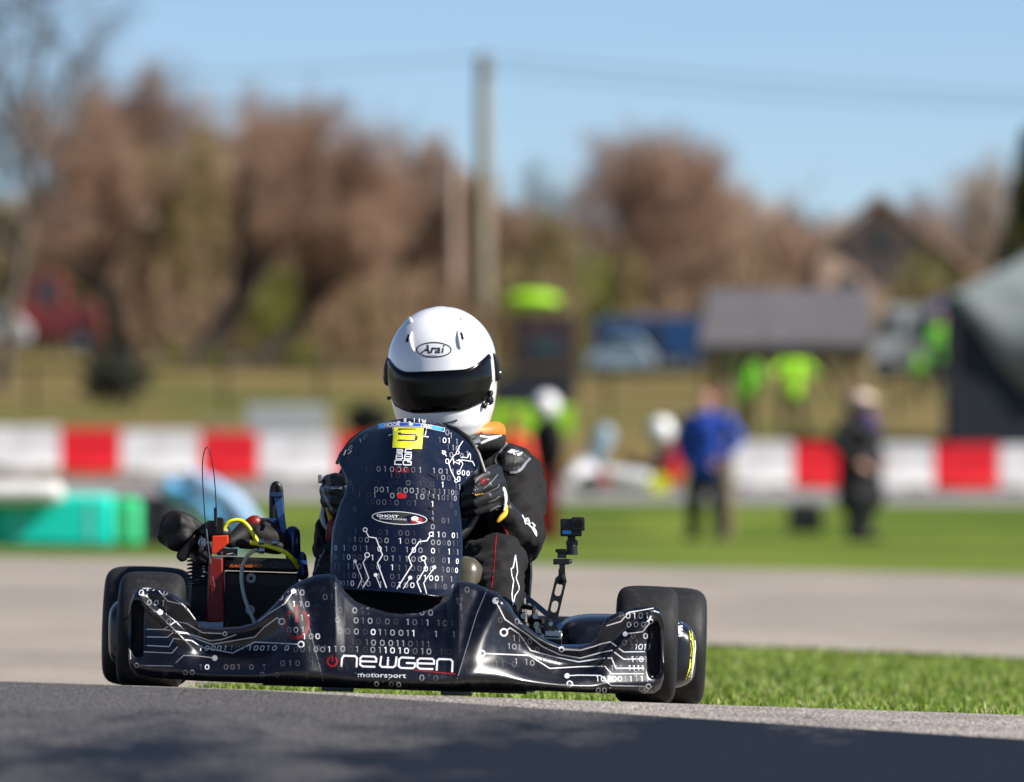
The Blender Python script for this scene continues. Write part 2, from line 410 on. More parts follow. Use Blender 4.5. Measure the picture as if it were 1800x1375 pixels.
# thin tar seam where the darker surface stops
sm = MB()
for k in range(60):
    pass
def near_far_edge(x):   # d of the far edge of the verge (start of the back road) for x
    return interp(x, [(-.86, 20.5), (-.2, 24.2), (.7, 30.5), (1.8, 29.5), (4, 27.5), (20, 24)])
def back():
    xs = sorted(set([round(v, 3) for v in list(np.linspace(-40, -.86, 40)) + list(np.linspace(-.86, 2, 30)) + list(np.linspace(2, 40, 30))]))
    vs = []; fs = []; nd = 30
    for x in xs:
        a = 20.5 if x <= -.86 else near_far_edge(x); b = interp(x, [(-40, 62), (-3.5, 62), (-1, 60), (1, 57), (3.5, 55), (40, 48)])
        for j in range(nd+1): d = lerp(a, b, (j/nd)**1.3); vs.append((x, d, zg(x, d)+.012))
    for k in range(len(xs)-1):
        for j in range(nd): q = k*(nd+1)+j; fs.append((q, q+nd+1, q+nd+2, q+1))
    me = bpy.data.meshes.new('back_road'); me.from_pydata(vs, [], fs); me.materials.append(M['asphalt_pale']); me.polygons.foreach_set('use_smooth', [True]*len(fs)); me.update()
    o = link('track', me); o['kind'] = 'structure'
back()
fr = sheet('far_track', dens(122, 150, 2), lambda d: (-60, 60), 60, M['asphalt_far'], .02); fr['kind'] = 'structure'

# ------------------------------------------------------------------ grass blades on the verge and by the road edge
def grass():
    rng = np.random.default_rng(3); V = []; F = []; MI = []; n = 0
    N = 105000
    x = rng.uniform(-1.1, 3.0, N); d = 20.56 + rng.random(N)**1.5*10
    keep = 0
    for i in range(N):
        X, D = x[i], d[i]
        if D > near_far_edge(X) - rng.random()*.15 or (X < -.80 + rng.random()*.1): continue
        tuft = math.sin(X*9+math.sin(D*4)*2)*math.sin(D*5.3+X*3)*.5+.5
        h = rng.uniform(.014, .032)*(0.6+.7*tuft)
        if rng.random() < .02: h *= 1.5
        a = rng.uniform(0, 2*PI); w_ = rng.uniform(.0012, .0026); ln = rng.normal(0, .4, 2)*h
        z = zg(X, D); cx, cy = math.cos(a)*w_, math.sin(a)*w_
        V += [(X-cx, D-cy, z-.003), (X+cx, D+cy, z-.003), (X+ln[0]*.45+cx*.7, D+ln[1]*.45+cy*.7, z+h*.62), (X+ln[0]*.45-cx*.7, D+ln[1]*.45-cy*.7, z+h*.62), (X+ln[0], D+ln[1], z+h)]
        F += [(n, n+1, n+2, n+3), (n+3, n+2, n+4)]; m_ = int(rng.choice([0, 0, 0, 1, 1, 2], 1)[0]); MI += [m_, m_]; n += 5
    me = bpy.data.meshes.new('grass'); me.from_pydata(V, [], F)
    for k in ('blade_a', 'blade_b', 'blade_c'): me.materials.append(M[k])
    me.polygons.foreach_set('material_index', MI); me.update()
    o = link('grass', me); o['kind'] = 'stuff'; tag(o, 'short bright green grass beside the road edge', 'grass', kind='stuff')
for k, c in (('blade_a', (0.13, 0.215, 0.010)), ('blade_b', (0.19, 0.28, 0.018)), ('blade_c', (0.34, 0.33, 0.11))):
    defm(k, c, 0.55, trans=0.0, sheen=0.0); M[k].node_tree.nodes['Principled BSDF'].inputs['Subsurface Weight'].default_value = 0.0
grass()

# ------------------------------------------------------------------ distant things
defm('barrier_white', (0.62, 0.60, 0.58), 0.5, noise=0.16, nscale=2.2)
defm('barrier_red', (0.62, 0.006, 0.012), 0.45, noise=0.12, nscale=3)
defm('teal', (0.0, 0.62, 0.48), 0.5, noise=0.08, nscale=2)
defm('green_foam', (0.01, 0.58, 0.20), 0.5)
defm('lime', (0.33, 0.70, 0.01), 0.6, noise=0.15, nscale=5)
defm('lime_leafy', (0.16, 0.55, 0.01), 0.6)
defm('navy', (0.006, 0.012, 0.021), 0.7, noise=0.2, nscale=2)
defm('tarp', (0.17, 0.20, 0.195), 0.7, noise=0.15, nscale=1.2)
defm('blue_panel', (0.008, 0.055, 0.17), 0.5, noise=0.1)
defm('pale_panel', (0.25, 0.34, 0.42), 0.5)
defm('white_paint', (0.40, 0.42, 0.42), 0.4)
defm('glass', (0.02, 0.045, 0.05), 0.1)
defm('shingle', (0.095, 0.088, 0.095), 0.85, noise=0.2, nscale=6)
defm('wood', (0.20, 0.125, 0.07), 0.8, noise=0.3, nscale=6)
defm('pale_wood', (0.32, 0.23, 0.12), 0.8, noise=0.2, nscale=6)
defm('pole_wood', (0.26, 0.23, 0.16), 0.85, noise=0.2, nscale=4)
defm('roof_brown', (0.30, 0.20, 0.14), 0.85, noise=0.2, nscale=3)
defm('house_wall', (0.50, 0.35, 0.25), 0.8, noise=0.2, nscale=2)
defm('pale_wall', (0.30, 0.26, 0.22), 0.8, noise=0.15, nscale=1)
defm('truck_red', (0.30, 0.025, 0.02), 0.35, coat=0.5)
defm('rubber', (0.015, 0.015, 0.017), 0.8)
defm('tyre_stack', (0.020, 0.021, 0.03), 0.8, noise=0.4, nscale=5)
defm('bark', (0.12, 0.088, 0.065), 0.9, noise=0.4, nscale=3)
defm('twig_brown', (0.31, 0.192, 0.128), 0.9, noise=0.25, nscale=0.5)
defm('twig_grey', (0.36, 0.30, 0.24), 0.9, noise=0.3, nscale=0.5)
defm('twig_tan', (0.32, 0.21, 0.135), 0.9, noise=0.25, nscale=0.5)
defm('twig_olive', (0.27, 0.21, 0.09), 0.9, noise=0.3, nscale=0.5)
defm('leaf_green', (0.20, 0.22, 0.02), 0.8, noise=0.3, nscale=1)
defm('needle', (0.018, 0.032, 0.008), 0.8, noise=0.5, nscale=1, col2=(0.085, 0.085, 0.01))
defm('bush_dark', (0.012, 0.015, 0.010), 0.85, noise=0.4, nscale=2)
defm('skin', (0.50, 0.26, 0.18), 0.6)
defm('hair_red', (0.12, 0.022, 0.01), 0.7)
defm('blue_coat', (0.002, 0.045, 0.34), 0.7, noise=0.15, nscale=4, bump=0.4, bscale=9)
defm('dark_coat', (0.004, 0.004, 0.006), 0.85, noise=0.2, nscale=4)
defm('dark_trousers', (0.010, 0.010, 0.014), 0.85)
defm('olive_trousers', (0.05, 0.05, 0.02), 0.85)
defm('purple', (0.05, 0.02, 0.12), 0.8)
defm('suit_red', (0.65, 0.012, 0.02), 0.6)
defm('pale_cap', (0.70, 0.55, 0.46), 0.7)
defm('khaki', (0.28, 0.22, 0.13), 0.8)
defm('blue_air', (0.16, 0.50, 0.85), 0.5)
defm('pale_blue_air', (0.26, 0.42, 0.62), 0.5)
defm('white_air', (0.62, 0.66, 0.72), 0.5)
defm('wire', (0.06, 0.07, 0.08), 0.7)
defm('purple_cloth', (0.13, 0.13, 0.30), 0.7)
defm('maroon', (0.035, 0.016, 0.022), 0.7)
defm('kart_white', (0.62, 0.60, 0.62), 0.3, coat=0.5)

# --- trees
def tree_data(seed, h, spread, twmat, trunk_r=.16, n_l=(9, 6, 6, 6), up=0.55, leaf=0, leafmat=None, tw=(.018, .035), shape=1.0):
    rng = random.Random(seed); T = MB(); V = []; F = []
    def rv(): return Vector((rng.gauss(0, 1), rng.gauss(0, 1), rng.gauss(0, 1))).normalized()
    tips = []
    def branch(p, d, L, r, lev):
        n = 4; pts = [p]; rs = [r]; q = p.copy(); dd = d.copy()
        for i in range(n):
            dd = (dd + rv()*.16 + Vector((0, 0, .05))).normalized(); q = q + dd*L/n; pts.append(q.copy()); rs.append(r*(1-.80*(i+1)/n))
        if lev < 2: T.tube(pts, rs, 7 if lev == 0 else 5)
        else:
            tips.append((pts, rs))
        if lev >= 3: return
        k = n_l[lev]
        for j in range(k):
            t = lerp(.3 if lev == 0 else .15, 1, (j+rng.random())/k); i = min(n-1, int(t*n)); a = pts[i].lerp(pts[i+1], t*n-i)
            side = rv(); side.z = abs(side.z)*.4; side.normalize()
            nd = (dd*up + side*(1.0 if lev == 0 else .9)*spread).normalized()
            branch(a, nd, L*(rng.uniform(.42, .66) if lev else rng.uniform(.38, .58)*(1.25-t*.5)*shape), rs[i]*.55, lev+1)
    branch(Vector((0, 0, 0)), Vector((rng.gauss(0, .04), rng.gauss(0, .04), 1)), h*.72, trunk_r, 0)
    for pts, rs in tips:
        a = pts[0]
        for i in range(len(pts)-1):
            p, q = pts[i], pts[i+1]; s_ = (q-p).cross(rv()).normalized()*max(rs[i], tw[0]*.5)
            o = len(V); V += [p-s_, p+s_, q+s_*.6, q-s_*.6]; F += [(o, o+1, o+2, o+3)]
            for _ in range(n_l[3]):
                b = p.lerp(q, rng.random()); e = b + ((q-p).normalized()*.5+rv()).normalized()*rng.uniform(.35, 1.15)*h*.09
                s2 = (e-b).cross(rv()).normalized()*rng.uniform(*tw)*.5; o = len(V); V += [b-s2, b+s2, e+s2*.5, e-s2*.5]; F += [(o, o+1, o+2, o+3)]
                for _ in range(leaf):
                    c = b.lerp(e, rng.random())+rv()*.05; u = rv()*rng.uniform(.05, .11); v2 = rv()*rng.uniform(.05, .11); o = len(V); V += [c-u, c+v2, c+u, c-v2]; F += [(o, o+1, o+2, o+3)]
    me = bpy.data.meshes.new('crown'); me.from_pydata([tuple(v) for v in V], [], F); me.materials.append(M[leafmat or twmat]); me.update()
    return T, me
PROTO = []
def tree_proto(*a, **k):
    T, me = tree_data(*a, **k); r = bpy.data.objects.new('bare_tree', None); COL.objects.link(r)
    tr = T.build('trunk', 'bark', r); c = link('crown', me, r); PROTO.append(r); r.empty_display_size = .5; return r
tb = [tree_proto(11, 8.5, .85, 'twig_brown', n_l=(9, 6, 5, 5), tw=(.014, .026)), tree_proto(12, 8.5, .7, 'twig_brown', n_l=(10, 6, 6, 4), tw=(.014, .026))]
tg = [tree_proto(21, 9, .9, 'twig_grey', n_l=(8, 6, 5, 4), tw=(.014, .024)), tree_proto(22, 9, .65, 'twig_olive', n_l=(9, 6, 6, 7), tw=(.016, .03))]
defm('twig_dark', (0.11, 0.085, 0.065), 0.9, noise=0.3, nscale=0.5)
gs = tree_proto(61, 9, 1.0, 'twig_dark', trunk_r=.20, n_l=(8, 5, 4, 2), tw=(.016, .03))
tt = [tree_proto(31, 7, .75, 'twig_tan', n_l=(11, 7, 6, 6), tw=(.014, .026))]
tsh = [tree_proto(41, 3.2, 1.3, 'twig_olive', trunk_r=.06, n_l=(10, 6, 6, 3), leaf=2, leafmat='leaf_green')]
used = set()
def place(proto, px, top, d, sc_w, label, cat='tree', group='bare trees behind the circuit', name='bare_tree', z0=None, rz=None):
    r = proto if id(proto) not in used else copy_tree(proto); used.add(id(proto))
    x = (px-900)*d/FPX; gz = zg(x, d) if z0 is None else z0
    top += 55 if px < 700 else 35; h = CAMZ+(HOR-top)*d/FPX - gz
    dims = float(np.percentile([v.co.z for v in [c_ for c_ in r.children if c_.name.startswith('crown')][0].data.vertices], 97)) if 'hh' not in proto else proto['hh']
    proto['hh'] = dims; k = h/dims
    r.location = (x, d, gz-.05); r.scale = (k*sc_w, k*sc_w, k); r.rotation_euler = (0, 0, rz if rz is not None else (px*.37) % 6.28)
    r.name = name; tag(r, label, cat, group); 
    if 'hh' in r and r is not proto: del r['hh']
    return r
B1, B2 = tb; G1, G2 = tg; T1 = tt[0]; SH = tsh[0]
TL = [
 (gs, 4, -140, 205, .9, 'tall sparse dark bare tree cut by the left edge of the picture'),
 (gs, 80, 110, 250, .8, 'sparse dark bare tree just right of the tall one at the left edge'),
 (B1, 175, 190, 250, 1.1, 'brown bare tree above the parked red truck'),
 (B2, 255, 120, 262, 1.1, 'red-brown bare tree, leftmost of the high group left of the driver'),
 (B1, 335, 90, 258, 1.1, 'tallest red-brown bare tree of the group on the left'),
 (G2, 400, 200, 248, 1.1, 'olive brown tree with a thick dark crown in the middle of the left group'),
 (B2, 470, 165, 262, 1.1, 'red-brown bare tree second from the right in the high left group'),
 (B1, 570, 135, 262, 1.2, 'broad red-brown bare tree at the right end of the high left group'),
 (B2, 640, 245, 268, 1.0, 'lower brown bare tree left of the utility poles'),
 (T1, 712, 225, 272, 1.1, 'tan tree with pale yellowish top left of the utility poles'),
 (T1, 790, 280, 270, 1.0, 'tan tree behind the shorter utility pole'),
 (B1, 868, 335, 272, 1.0, 'brown tree just right of the tall utility pole'),
 (G2, 935, 350, 262, .8, 'dark olive tree at the left side of the gap in the skyline'),
 (gs, 950, 260, 285, .6, 'thin dark tree rising behind the olive one by the skyline gap'),
 (G2, 1050, 440, 275, .8, 'low olive tree at the right side of the gap in the skyline'),
 (B1, 1110, 225, 290, 1.1, 'wispy-topped brown tree above the blue trailer'),
 (B2, 1190, 215, 285, 1.1, 'middle tree of the tall group above the grey shelter roof'),
 (B1, 1265, 215, 290, .8, 'right tree of the tall group above the grey shelter roof'),
 (G2, 1130, 420, 262, 1.1, 'olive tree low in front of the tall group, above the blue trailer'),
 (T1, 1235, 400, 266, 1.2, 'tan tree low in front of the tall group, above the shelter roof'),
 (B2, 1345, 370, 275, .9, 'reddish tree above the right half of the shelter roof'),
 (T1, 1415, 385, 280, .9, 'tan-brown tree left of the brown gabled roof'),
 (B1, 1600, 320, 380, .7, 'pale tree rising behind the right slope of the brown roof'),
 (B2, 1690, 275, 350, .7, 'bare tree between the brown roof and the evergreen'),
 (G1, 1765, 250, 340, .7, 'grey bare tree behind the evergreen at the right edge'),
 (B2, 1660, 455, 262, 1.0, 'low reddish tree above the grey tent corner'),
]
fill = [(B1, 60, 330), (T1, 140, 420), (B2, 220, 330), (T1, 300, 360), (B1, 380, 350), (T1, 450, 380), (B1, 520, 300), (T1, 600, 330), (B2, 680, 340), (B1, 750, 380), (T1, 830, 400), (G2, 900, 440), (G2, 985, 500), (B1, 1060, 500), (T1, 1150, 330), (B1, 1230, 350), (T1, 1320, 390), (G2, 1400, 420), (B2, 1480, 385), (T1, 1560, 520), (B1, 1740, 440)]
deep = ['behind the red truck', 'behind the pale house', 'behind the dark round bush', 'right of the dark round bush', 'under the tallest crown on the left', 'right of the tallest left crown', 'left of the white board', 'above the white board', 'just left of the two utility poles', 'behind the short utility pole', 'behind the tall utility pole', 'above the lime canopy', 'in the gap of the skyline', 'left above the blue trailer', 'right above the blue trailer', 'above the left end of the shelter', 'above the middle of the shelter', 'above the right end of the shelter', 'left of the gabled house', 'in front of the gabled house', 'behind the grey tent']
for pr, px, top, d, sw, lab in TL: place(pr, px, top, d, sw, lab)
for i, (pr, px, top) in enumerate(fill):
    place(pr, px, top, 300+((i*37) % 30), 1.25, 'bare tree deep in the brown wood, %s' % deep[i], group='bare trees deep in the wood')
for i, (px, top, d, s_) in enumerate([(210, 575, 232, 1.2), (300, 545, 235, 1.1), (375, 555, 232, 1.1), (455, 590, 238, 1.0), (535, 560, 234, 1.1), (620, 585, 240, 1.0), (990, 560, 236, 1.0)]):
    place(SH, px, top, d, s_, ['yellow-green shrub by the dark bush', 'olive shrub right of the dark round bush', 'second olive shrub from the dark bush', 'low shrub between two bright shrubs left of the driver', 'bright green shrub left of the driver', 'shrub nearest the helmet, left of it', 'shrub between the lime canopy and the blue trailer'][i], 'shrub', 'shrubs along the field edge', 'green_shrub')
# wood behind as a mass
def wood():
    rng = random.Random(5); V = []; F = []
    for i in range(46000):
        d = rng.uniform(335, 420); x = rng.uniform(-95, 95); px = 900+x*FPX/d
        top = interp(px, [(-900, 380), (0, 390), (250, 330), (600, 330), (900, 420), (960, 500), (1040, 500), (1110, 400), (1300, 360), (1450, 420), (1800, 430), (2600, 400)])
        z0 = zg(x, d); zt = CAMZ+(HOR-top)*d/FPX; z = lerp(z0, zt, rng.random()**.85); L = rng.uniform(.5, 1.6); a = rng.gauss(0, .5); w_ = rng.uniform(.03, .10)
        e = Vector((math.sin(a)*L, rng.gauss(0, .3), math.cos(a)*L)); s_ = Vector((math.cos(a), rng.gauss(0, .4), -math.sin(a)))*w_; p = Vector((x, d, z)); o = len(V)
        V += [tuple(p-s_), tuple(p+s_), tuple(p+e+s_*.5), tuple(p+e-s_*.5)]; F.append((o, o+1, o+2, o+3))
    me = bpy.data.meshes.new('wood'); me.from_pydata(V, [], F); me.materials.append(M['twig_brown']); me.materials.append(M['twig_grey']); me.materials.append(M['twig_tan'])
    me.polygons.foreach_set('material_index', [i % 3 for i in range(len(F))]); me.update()
    tag(link('far_wood', me), 'far brown wood closing the view behind the trees', 'wood', kind='stuff')
wood()
defm('bark_dark', (0.045, 0.033, 0.026), 0.9, noise=0.3, nscale=3)
def leaning(px, base_d, lean, H, rr, seed, label):
    T, me = tree_data(seed, H, .8, 'twig_brown', trunk_r=rr, n_l=(9, 6, 5, 5), tw=(.014, .026)); x = (px-900)*base_d/FPX
    r = bpy.data.objects.new('bare_tree', None); COL.objects.link(r); T.build('trunk', 'bark_dark', r); link('crown', me, r)
    r.location = (x, base_d, zg(x, base_d)-.1); r.rotation_euler = (0, lean, .3); tag(r, label, 'tree', 'leaning bare trees in front of the wood')
leaning(335, 241, .62, 8.8, .40, 71, 'dark leaning tree whose limb rises to the right across the left wood')
leaning(440, 243, .66, 6.0, .30, 72, 'smaller tree leaning right, just left of the driver helmet height')
leaning(215, 243, -.10, 7.4, .34, 73, 'dark-trunked tree standing between the red truck and the dark bush')
def brush():      # low undergrowth along the foot of the wood
    rng = random.Random(15); V = []; F = []; MI = []
    for i in range(30000):
        d = rng.uniform(246, 275); x = rng.uniform(-22, 22); px = 900+x*FPX/d; z0 = zg(x, d)
        H = 2.1+1.0*math.sin(x*1.1)+.6*math.sin(x*2.7+1); H = max(.8, H) + (.8 if px < 900 else 0)
        z = z0+H*rng.random()**.8; L = rng.uniform(.3, .8); a = rng.gauss(0, .6); w_ = rng.uniform(.015, .045); e = Vector((math.sin(a)*L, rng.gauss(0, .2), math.cos(a)*L)); s_ = Vector((math.cos(a), rng.gauss(0, .4), -math.sin(a)))*w_; p = Vector((x, d, z)); o = len(V)
        V += [tuple(p-s_), tuple(p+s_), tuple(p+e+s_*.5), tuple(p+e-s_*.5)]; F.append((o, o+1, o+2, o+3)); q = math.sin(x*.7)+math.sin(x*1.9+2)*.5+rng.gauss(0, .5); MI.append(0 if q < .3 else (1 if q < 1.0 else 2))
    me = bpy.data.meshes.new('brush'); me.from_pydata(V, [], F)
    defm('brush_tan', (0.24, 0.155, 0.09), 0.9, noise=0.3, nscale=.5); defm('brush_olive', (0.15, 0.12, 0.04), 0.9, noise=0.3, nscale=.5); defm('brush_green', (0.12, 0.14, 0.015), 0.9, noise=0.3, nscale=.5)
    for k in ('brush_tan', 'brush_olive', 'brush_green'): me.materials.append(M[k])
    me.polygons.foreach_set('material_index', MI); me.update(); tag(link('undergrowth', me), 'tan and olive undergrowth along the foot of the trees', 'undergrowth', kind='stuff')
brush()
# evergreen at the right edge
def evergreen():
    rng = random.Random(9); d = 225; x = (1815-900)*d/FPX; z0 = zg(x, d); H = CAMZ+(HOR-225)*d/FPX-z0
    r = thing('evergreen_tree', (x, d, z0), 'dark evergreen tree cut by the right edge, above the grey tent', 'tree')
    t = MB(); t.tube([(x, d, z0), (x, d, z0+H*.98)], [.18, .02], 8); t.build('trunk', 'bark', r)
    V = []; F = []
    for i in range(9000):
        h = rng.random()**.8; R = (1-h)*1.5+.2; a = rng.uniform(0, 2*PI); lob = .72+.28*math.sin(a*5+h*22); q = R*lob*math.sqrt(rng.random())
        p = Vector((x+q*math.cos(a), d+q*math.sin(a), z0+.5+h*(H-.5)-q*.25)); u = Vector((math.cos(a), math.sin(a), -.35))*rng.uniform(.1, .25); v = Vector((rng.gauss(0, 1), rng.gauss(0, 1), rng.gauss(0, 1))).normalized()*.06
        o = len(V); V += [tuple(p-u), tuple(p+v), tuple(p+u), tuple(p-v)]; F.append((o, o+1, o+2, o+3))
    me = bpy.data.meshes.new('crown'); me.from_pydata(V, [], F); me.materials.append(M['needle']); me.update(); link('crown', me, r)
evergreen()
def bush(px, py, wpx, hpx, d, label, mt, seed, group=None, cat='bush', name='dark_bush'):
    rng = random.Random(seed); x = (px-900)*d/FPX; z0 = zg(x, d); rx = wpx*d/FPX/2; H = CAMZ+(HOR-(py-hpx/2))*d/FPX-z0; V = []; F = []
    r = thing(name, (x, d, z0), label, cat, group); t = MB()
    for k in range(7): a = k*.9; t.tube([(x, d, z0-.05), (x+math.cos(a)*rx*.5, d+math.sin(a)*rx*.5, z0+H*.7)], [.03, .01], 5)
    t.build('stem', 'bark', r)
    for i in range(5000):
        v = Vector((rng.gauss(0, 1), rng.gauss(0, 1), rng.gauss(0, 1))).normalized(); q = rng.uniform(.55, 1)*(.85+.15*math.sin(v.x*7+v.z*9))
        p = Vector((x+v.x*rx*q, d+v.y*rx*q, z0+H*.5+v.z*H*.5*q)); u = Vector((rng.gauss(0, 1), rng.gauss(0, 1), rng.gauss(0, 1))).normalized()*.05; w2 = u.cross(v).normalized()*.04
        o = len(V); V += [tuple(p-u), tuple(p+w2), tuple(p+u), tuple(p-w2)]; F.append((o, o+1, o+2, o+3))
    me = bpy.data.meshes.new('foliage'); me.from_pydata(V, [], F); me.materials.append(M[mt]); me.update(); link('foliage', me, r)
bush(205, 648, 150, 84, 188, 'dark round bush in front of the fence on the left', 'bush_dark', 1)
bush(648, 735, 95, 60, 158, 'dark low bush behind the barrier left of the driver', 'bush_dark', 2)

# --- barrier blocks
def barrier_block(mt, w_, h, at, rz, label, grp):
    r = thing('barrier_block', at, label, 'barrier', grp, rz)
    poly = [(-.27, 0), (.27, 0), (.27, .10), (.17, .24), (.12, h), (-.12, h), (-.17, .24), (-.27, .10)]
    m = MB(); n = len(poly); w2 = w_/2-.006
    vs = [(-w2, y, z) for y, z in poly] + [(w2, y, z) for y, z in poly]
    m.add(vs, [tuple(range(n)), tuple(range(2*n-1, n-1, -1))] + [(i, n+i, n+(i+1) % n, (i+1) % n) for i in range(n)])
    o = m.build('shell', mt, None, bevel=.02); o.parent = r
    m = MB()
    for sx in (-.3, .3): m.box((sx*w_, 0, .045), (w_*.22, .545, .06))
    o = m.build('forklift_slot', 'rubber', None); o.parent = r
    m = MB(); m.lathe([(h, 0), (h, .05), (h+.02, .05), (h+.025, 0)], (0, 0, 0), n=12, ax='Z', closed=False); o = m.build('filler_cap', 'rubber', None); o.parent = r
    return r
Wb, Rb = 1.36, 1.08; GR, GW = 'red blocks of the track barrier', 'white blocks of the track barrier'
def bl(px0, px1, y0, y1, red, label):
    d = 150; x0, x1 = (px0-900)*d/FPX, (px1-900)*d/FPX; xm = (x0+x1)/2; ym = (y0+y1)/2
    z = CAMZ+(HOR-ym)*d/FPX
    return barrier_block('barrier_red' if red else 'barrier_white', x1-x0, .80, (xm, d, z), 0, label, GR if red else GW)
def topbase(px): return interp(px, [(-400, 820), (0, 829), (590, 846), (1300, 857), (1800, 863), (2300, 868)])
segs = [(-390, -255, 0), (-255, -142, 1), (-142, -20+0, 0), (-20, 105, 0), (105, 212, 1), (212, 350, 0), (350, 455, 1), (455, 588, 0), (588, 695, 1), (695, 833, 0), (833, 940, 1), (1278, 1393, 0), (1393, 1500, 1), (1500, 1640, 0), (1640, 1755, 1), (1755, 1890, 0), (1890, 2000, 1), (2000, 2140, 0)]
labs = {-390: 'white barrier block beyond the left edge of the picture', -142: 'white barrier block just outside the left edge', -20: 'white barrier block at the left edge of the picture', 105: 'leftmost red barrier block in view', 212: 'white barrier block between the two red ones on the left', 350: 'red barrier block behind the thin looped antenna', 455: 'white barrier block left of the driver, right of the antenna', 588: 'red barrier block just left of the steering fairing', 695: 'white barrier block hidden behind the fairing and helmet', 833: 'red barrier block behind the driver shoulder', 940: 'white barrier block behind the standing helmeted person', 1060: 'white barrier block directly behind the far white kart', 1160: 'white barrier block behind the far kart driver', 1278: 'white barrier block right of the person in the blue coat', 1393: 'red barrier block left of the man in the long dark coat', 1500: 'white barrier block right of the man in the dark coat', 1640: 'red barrier block in front of the big grey tent', 1755: 'white barrier block at the right edge of the picture', -255: 'red barrier block outside the left edge', 1890: 'red barrier block outside the right edge', 2000: 'white barrier block outside the right edge'}
for a, b, r_ in segs:
    bl(a, b, topbase(a), topbase(b), r_, labs[a])
words = ['first', 'second', 'third', 'fourth', 'fifth', 'sixth', 'seventh', 'eighth']
for k in range(8):
    a = -525-k*128; bl(a, a+128, 818, 820, k % 2 == 1, '%s barrier block, %s to the left of the barrier run outside the picture' % (('white', 'red')[k % 2], words[k]))
    a = 2144+k*128; bl(a, a+124, 868, 868, k % 2 == 0, '%s barrier block, %s to the right of the barrier run outside the picture' % (('red', 'white')[k % 2], words[k]))

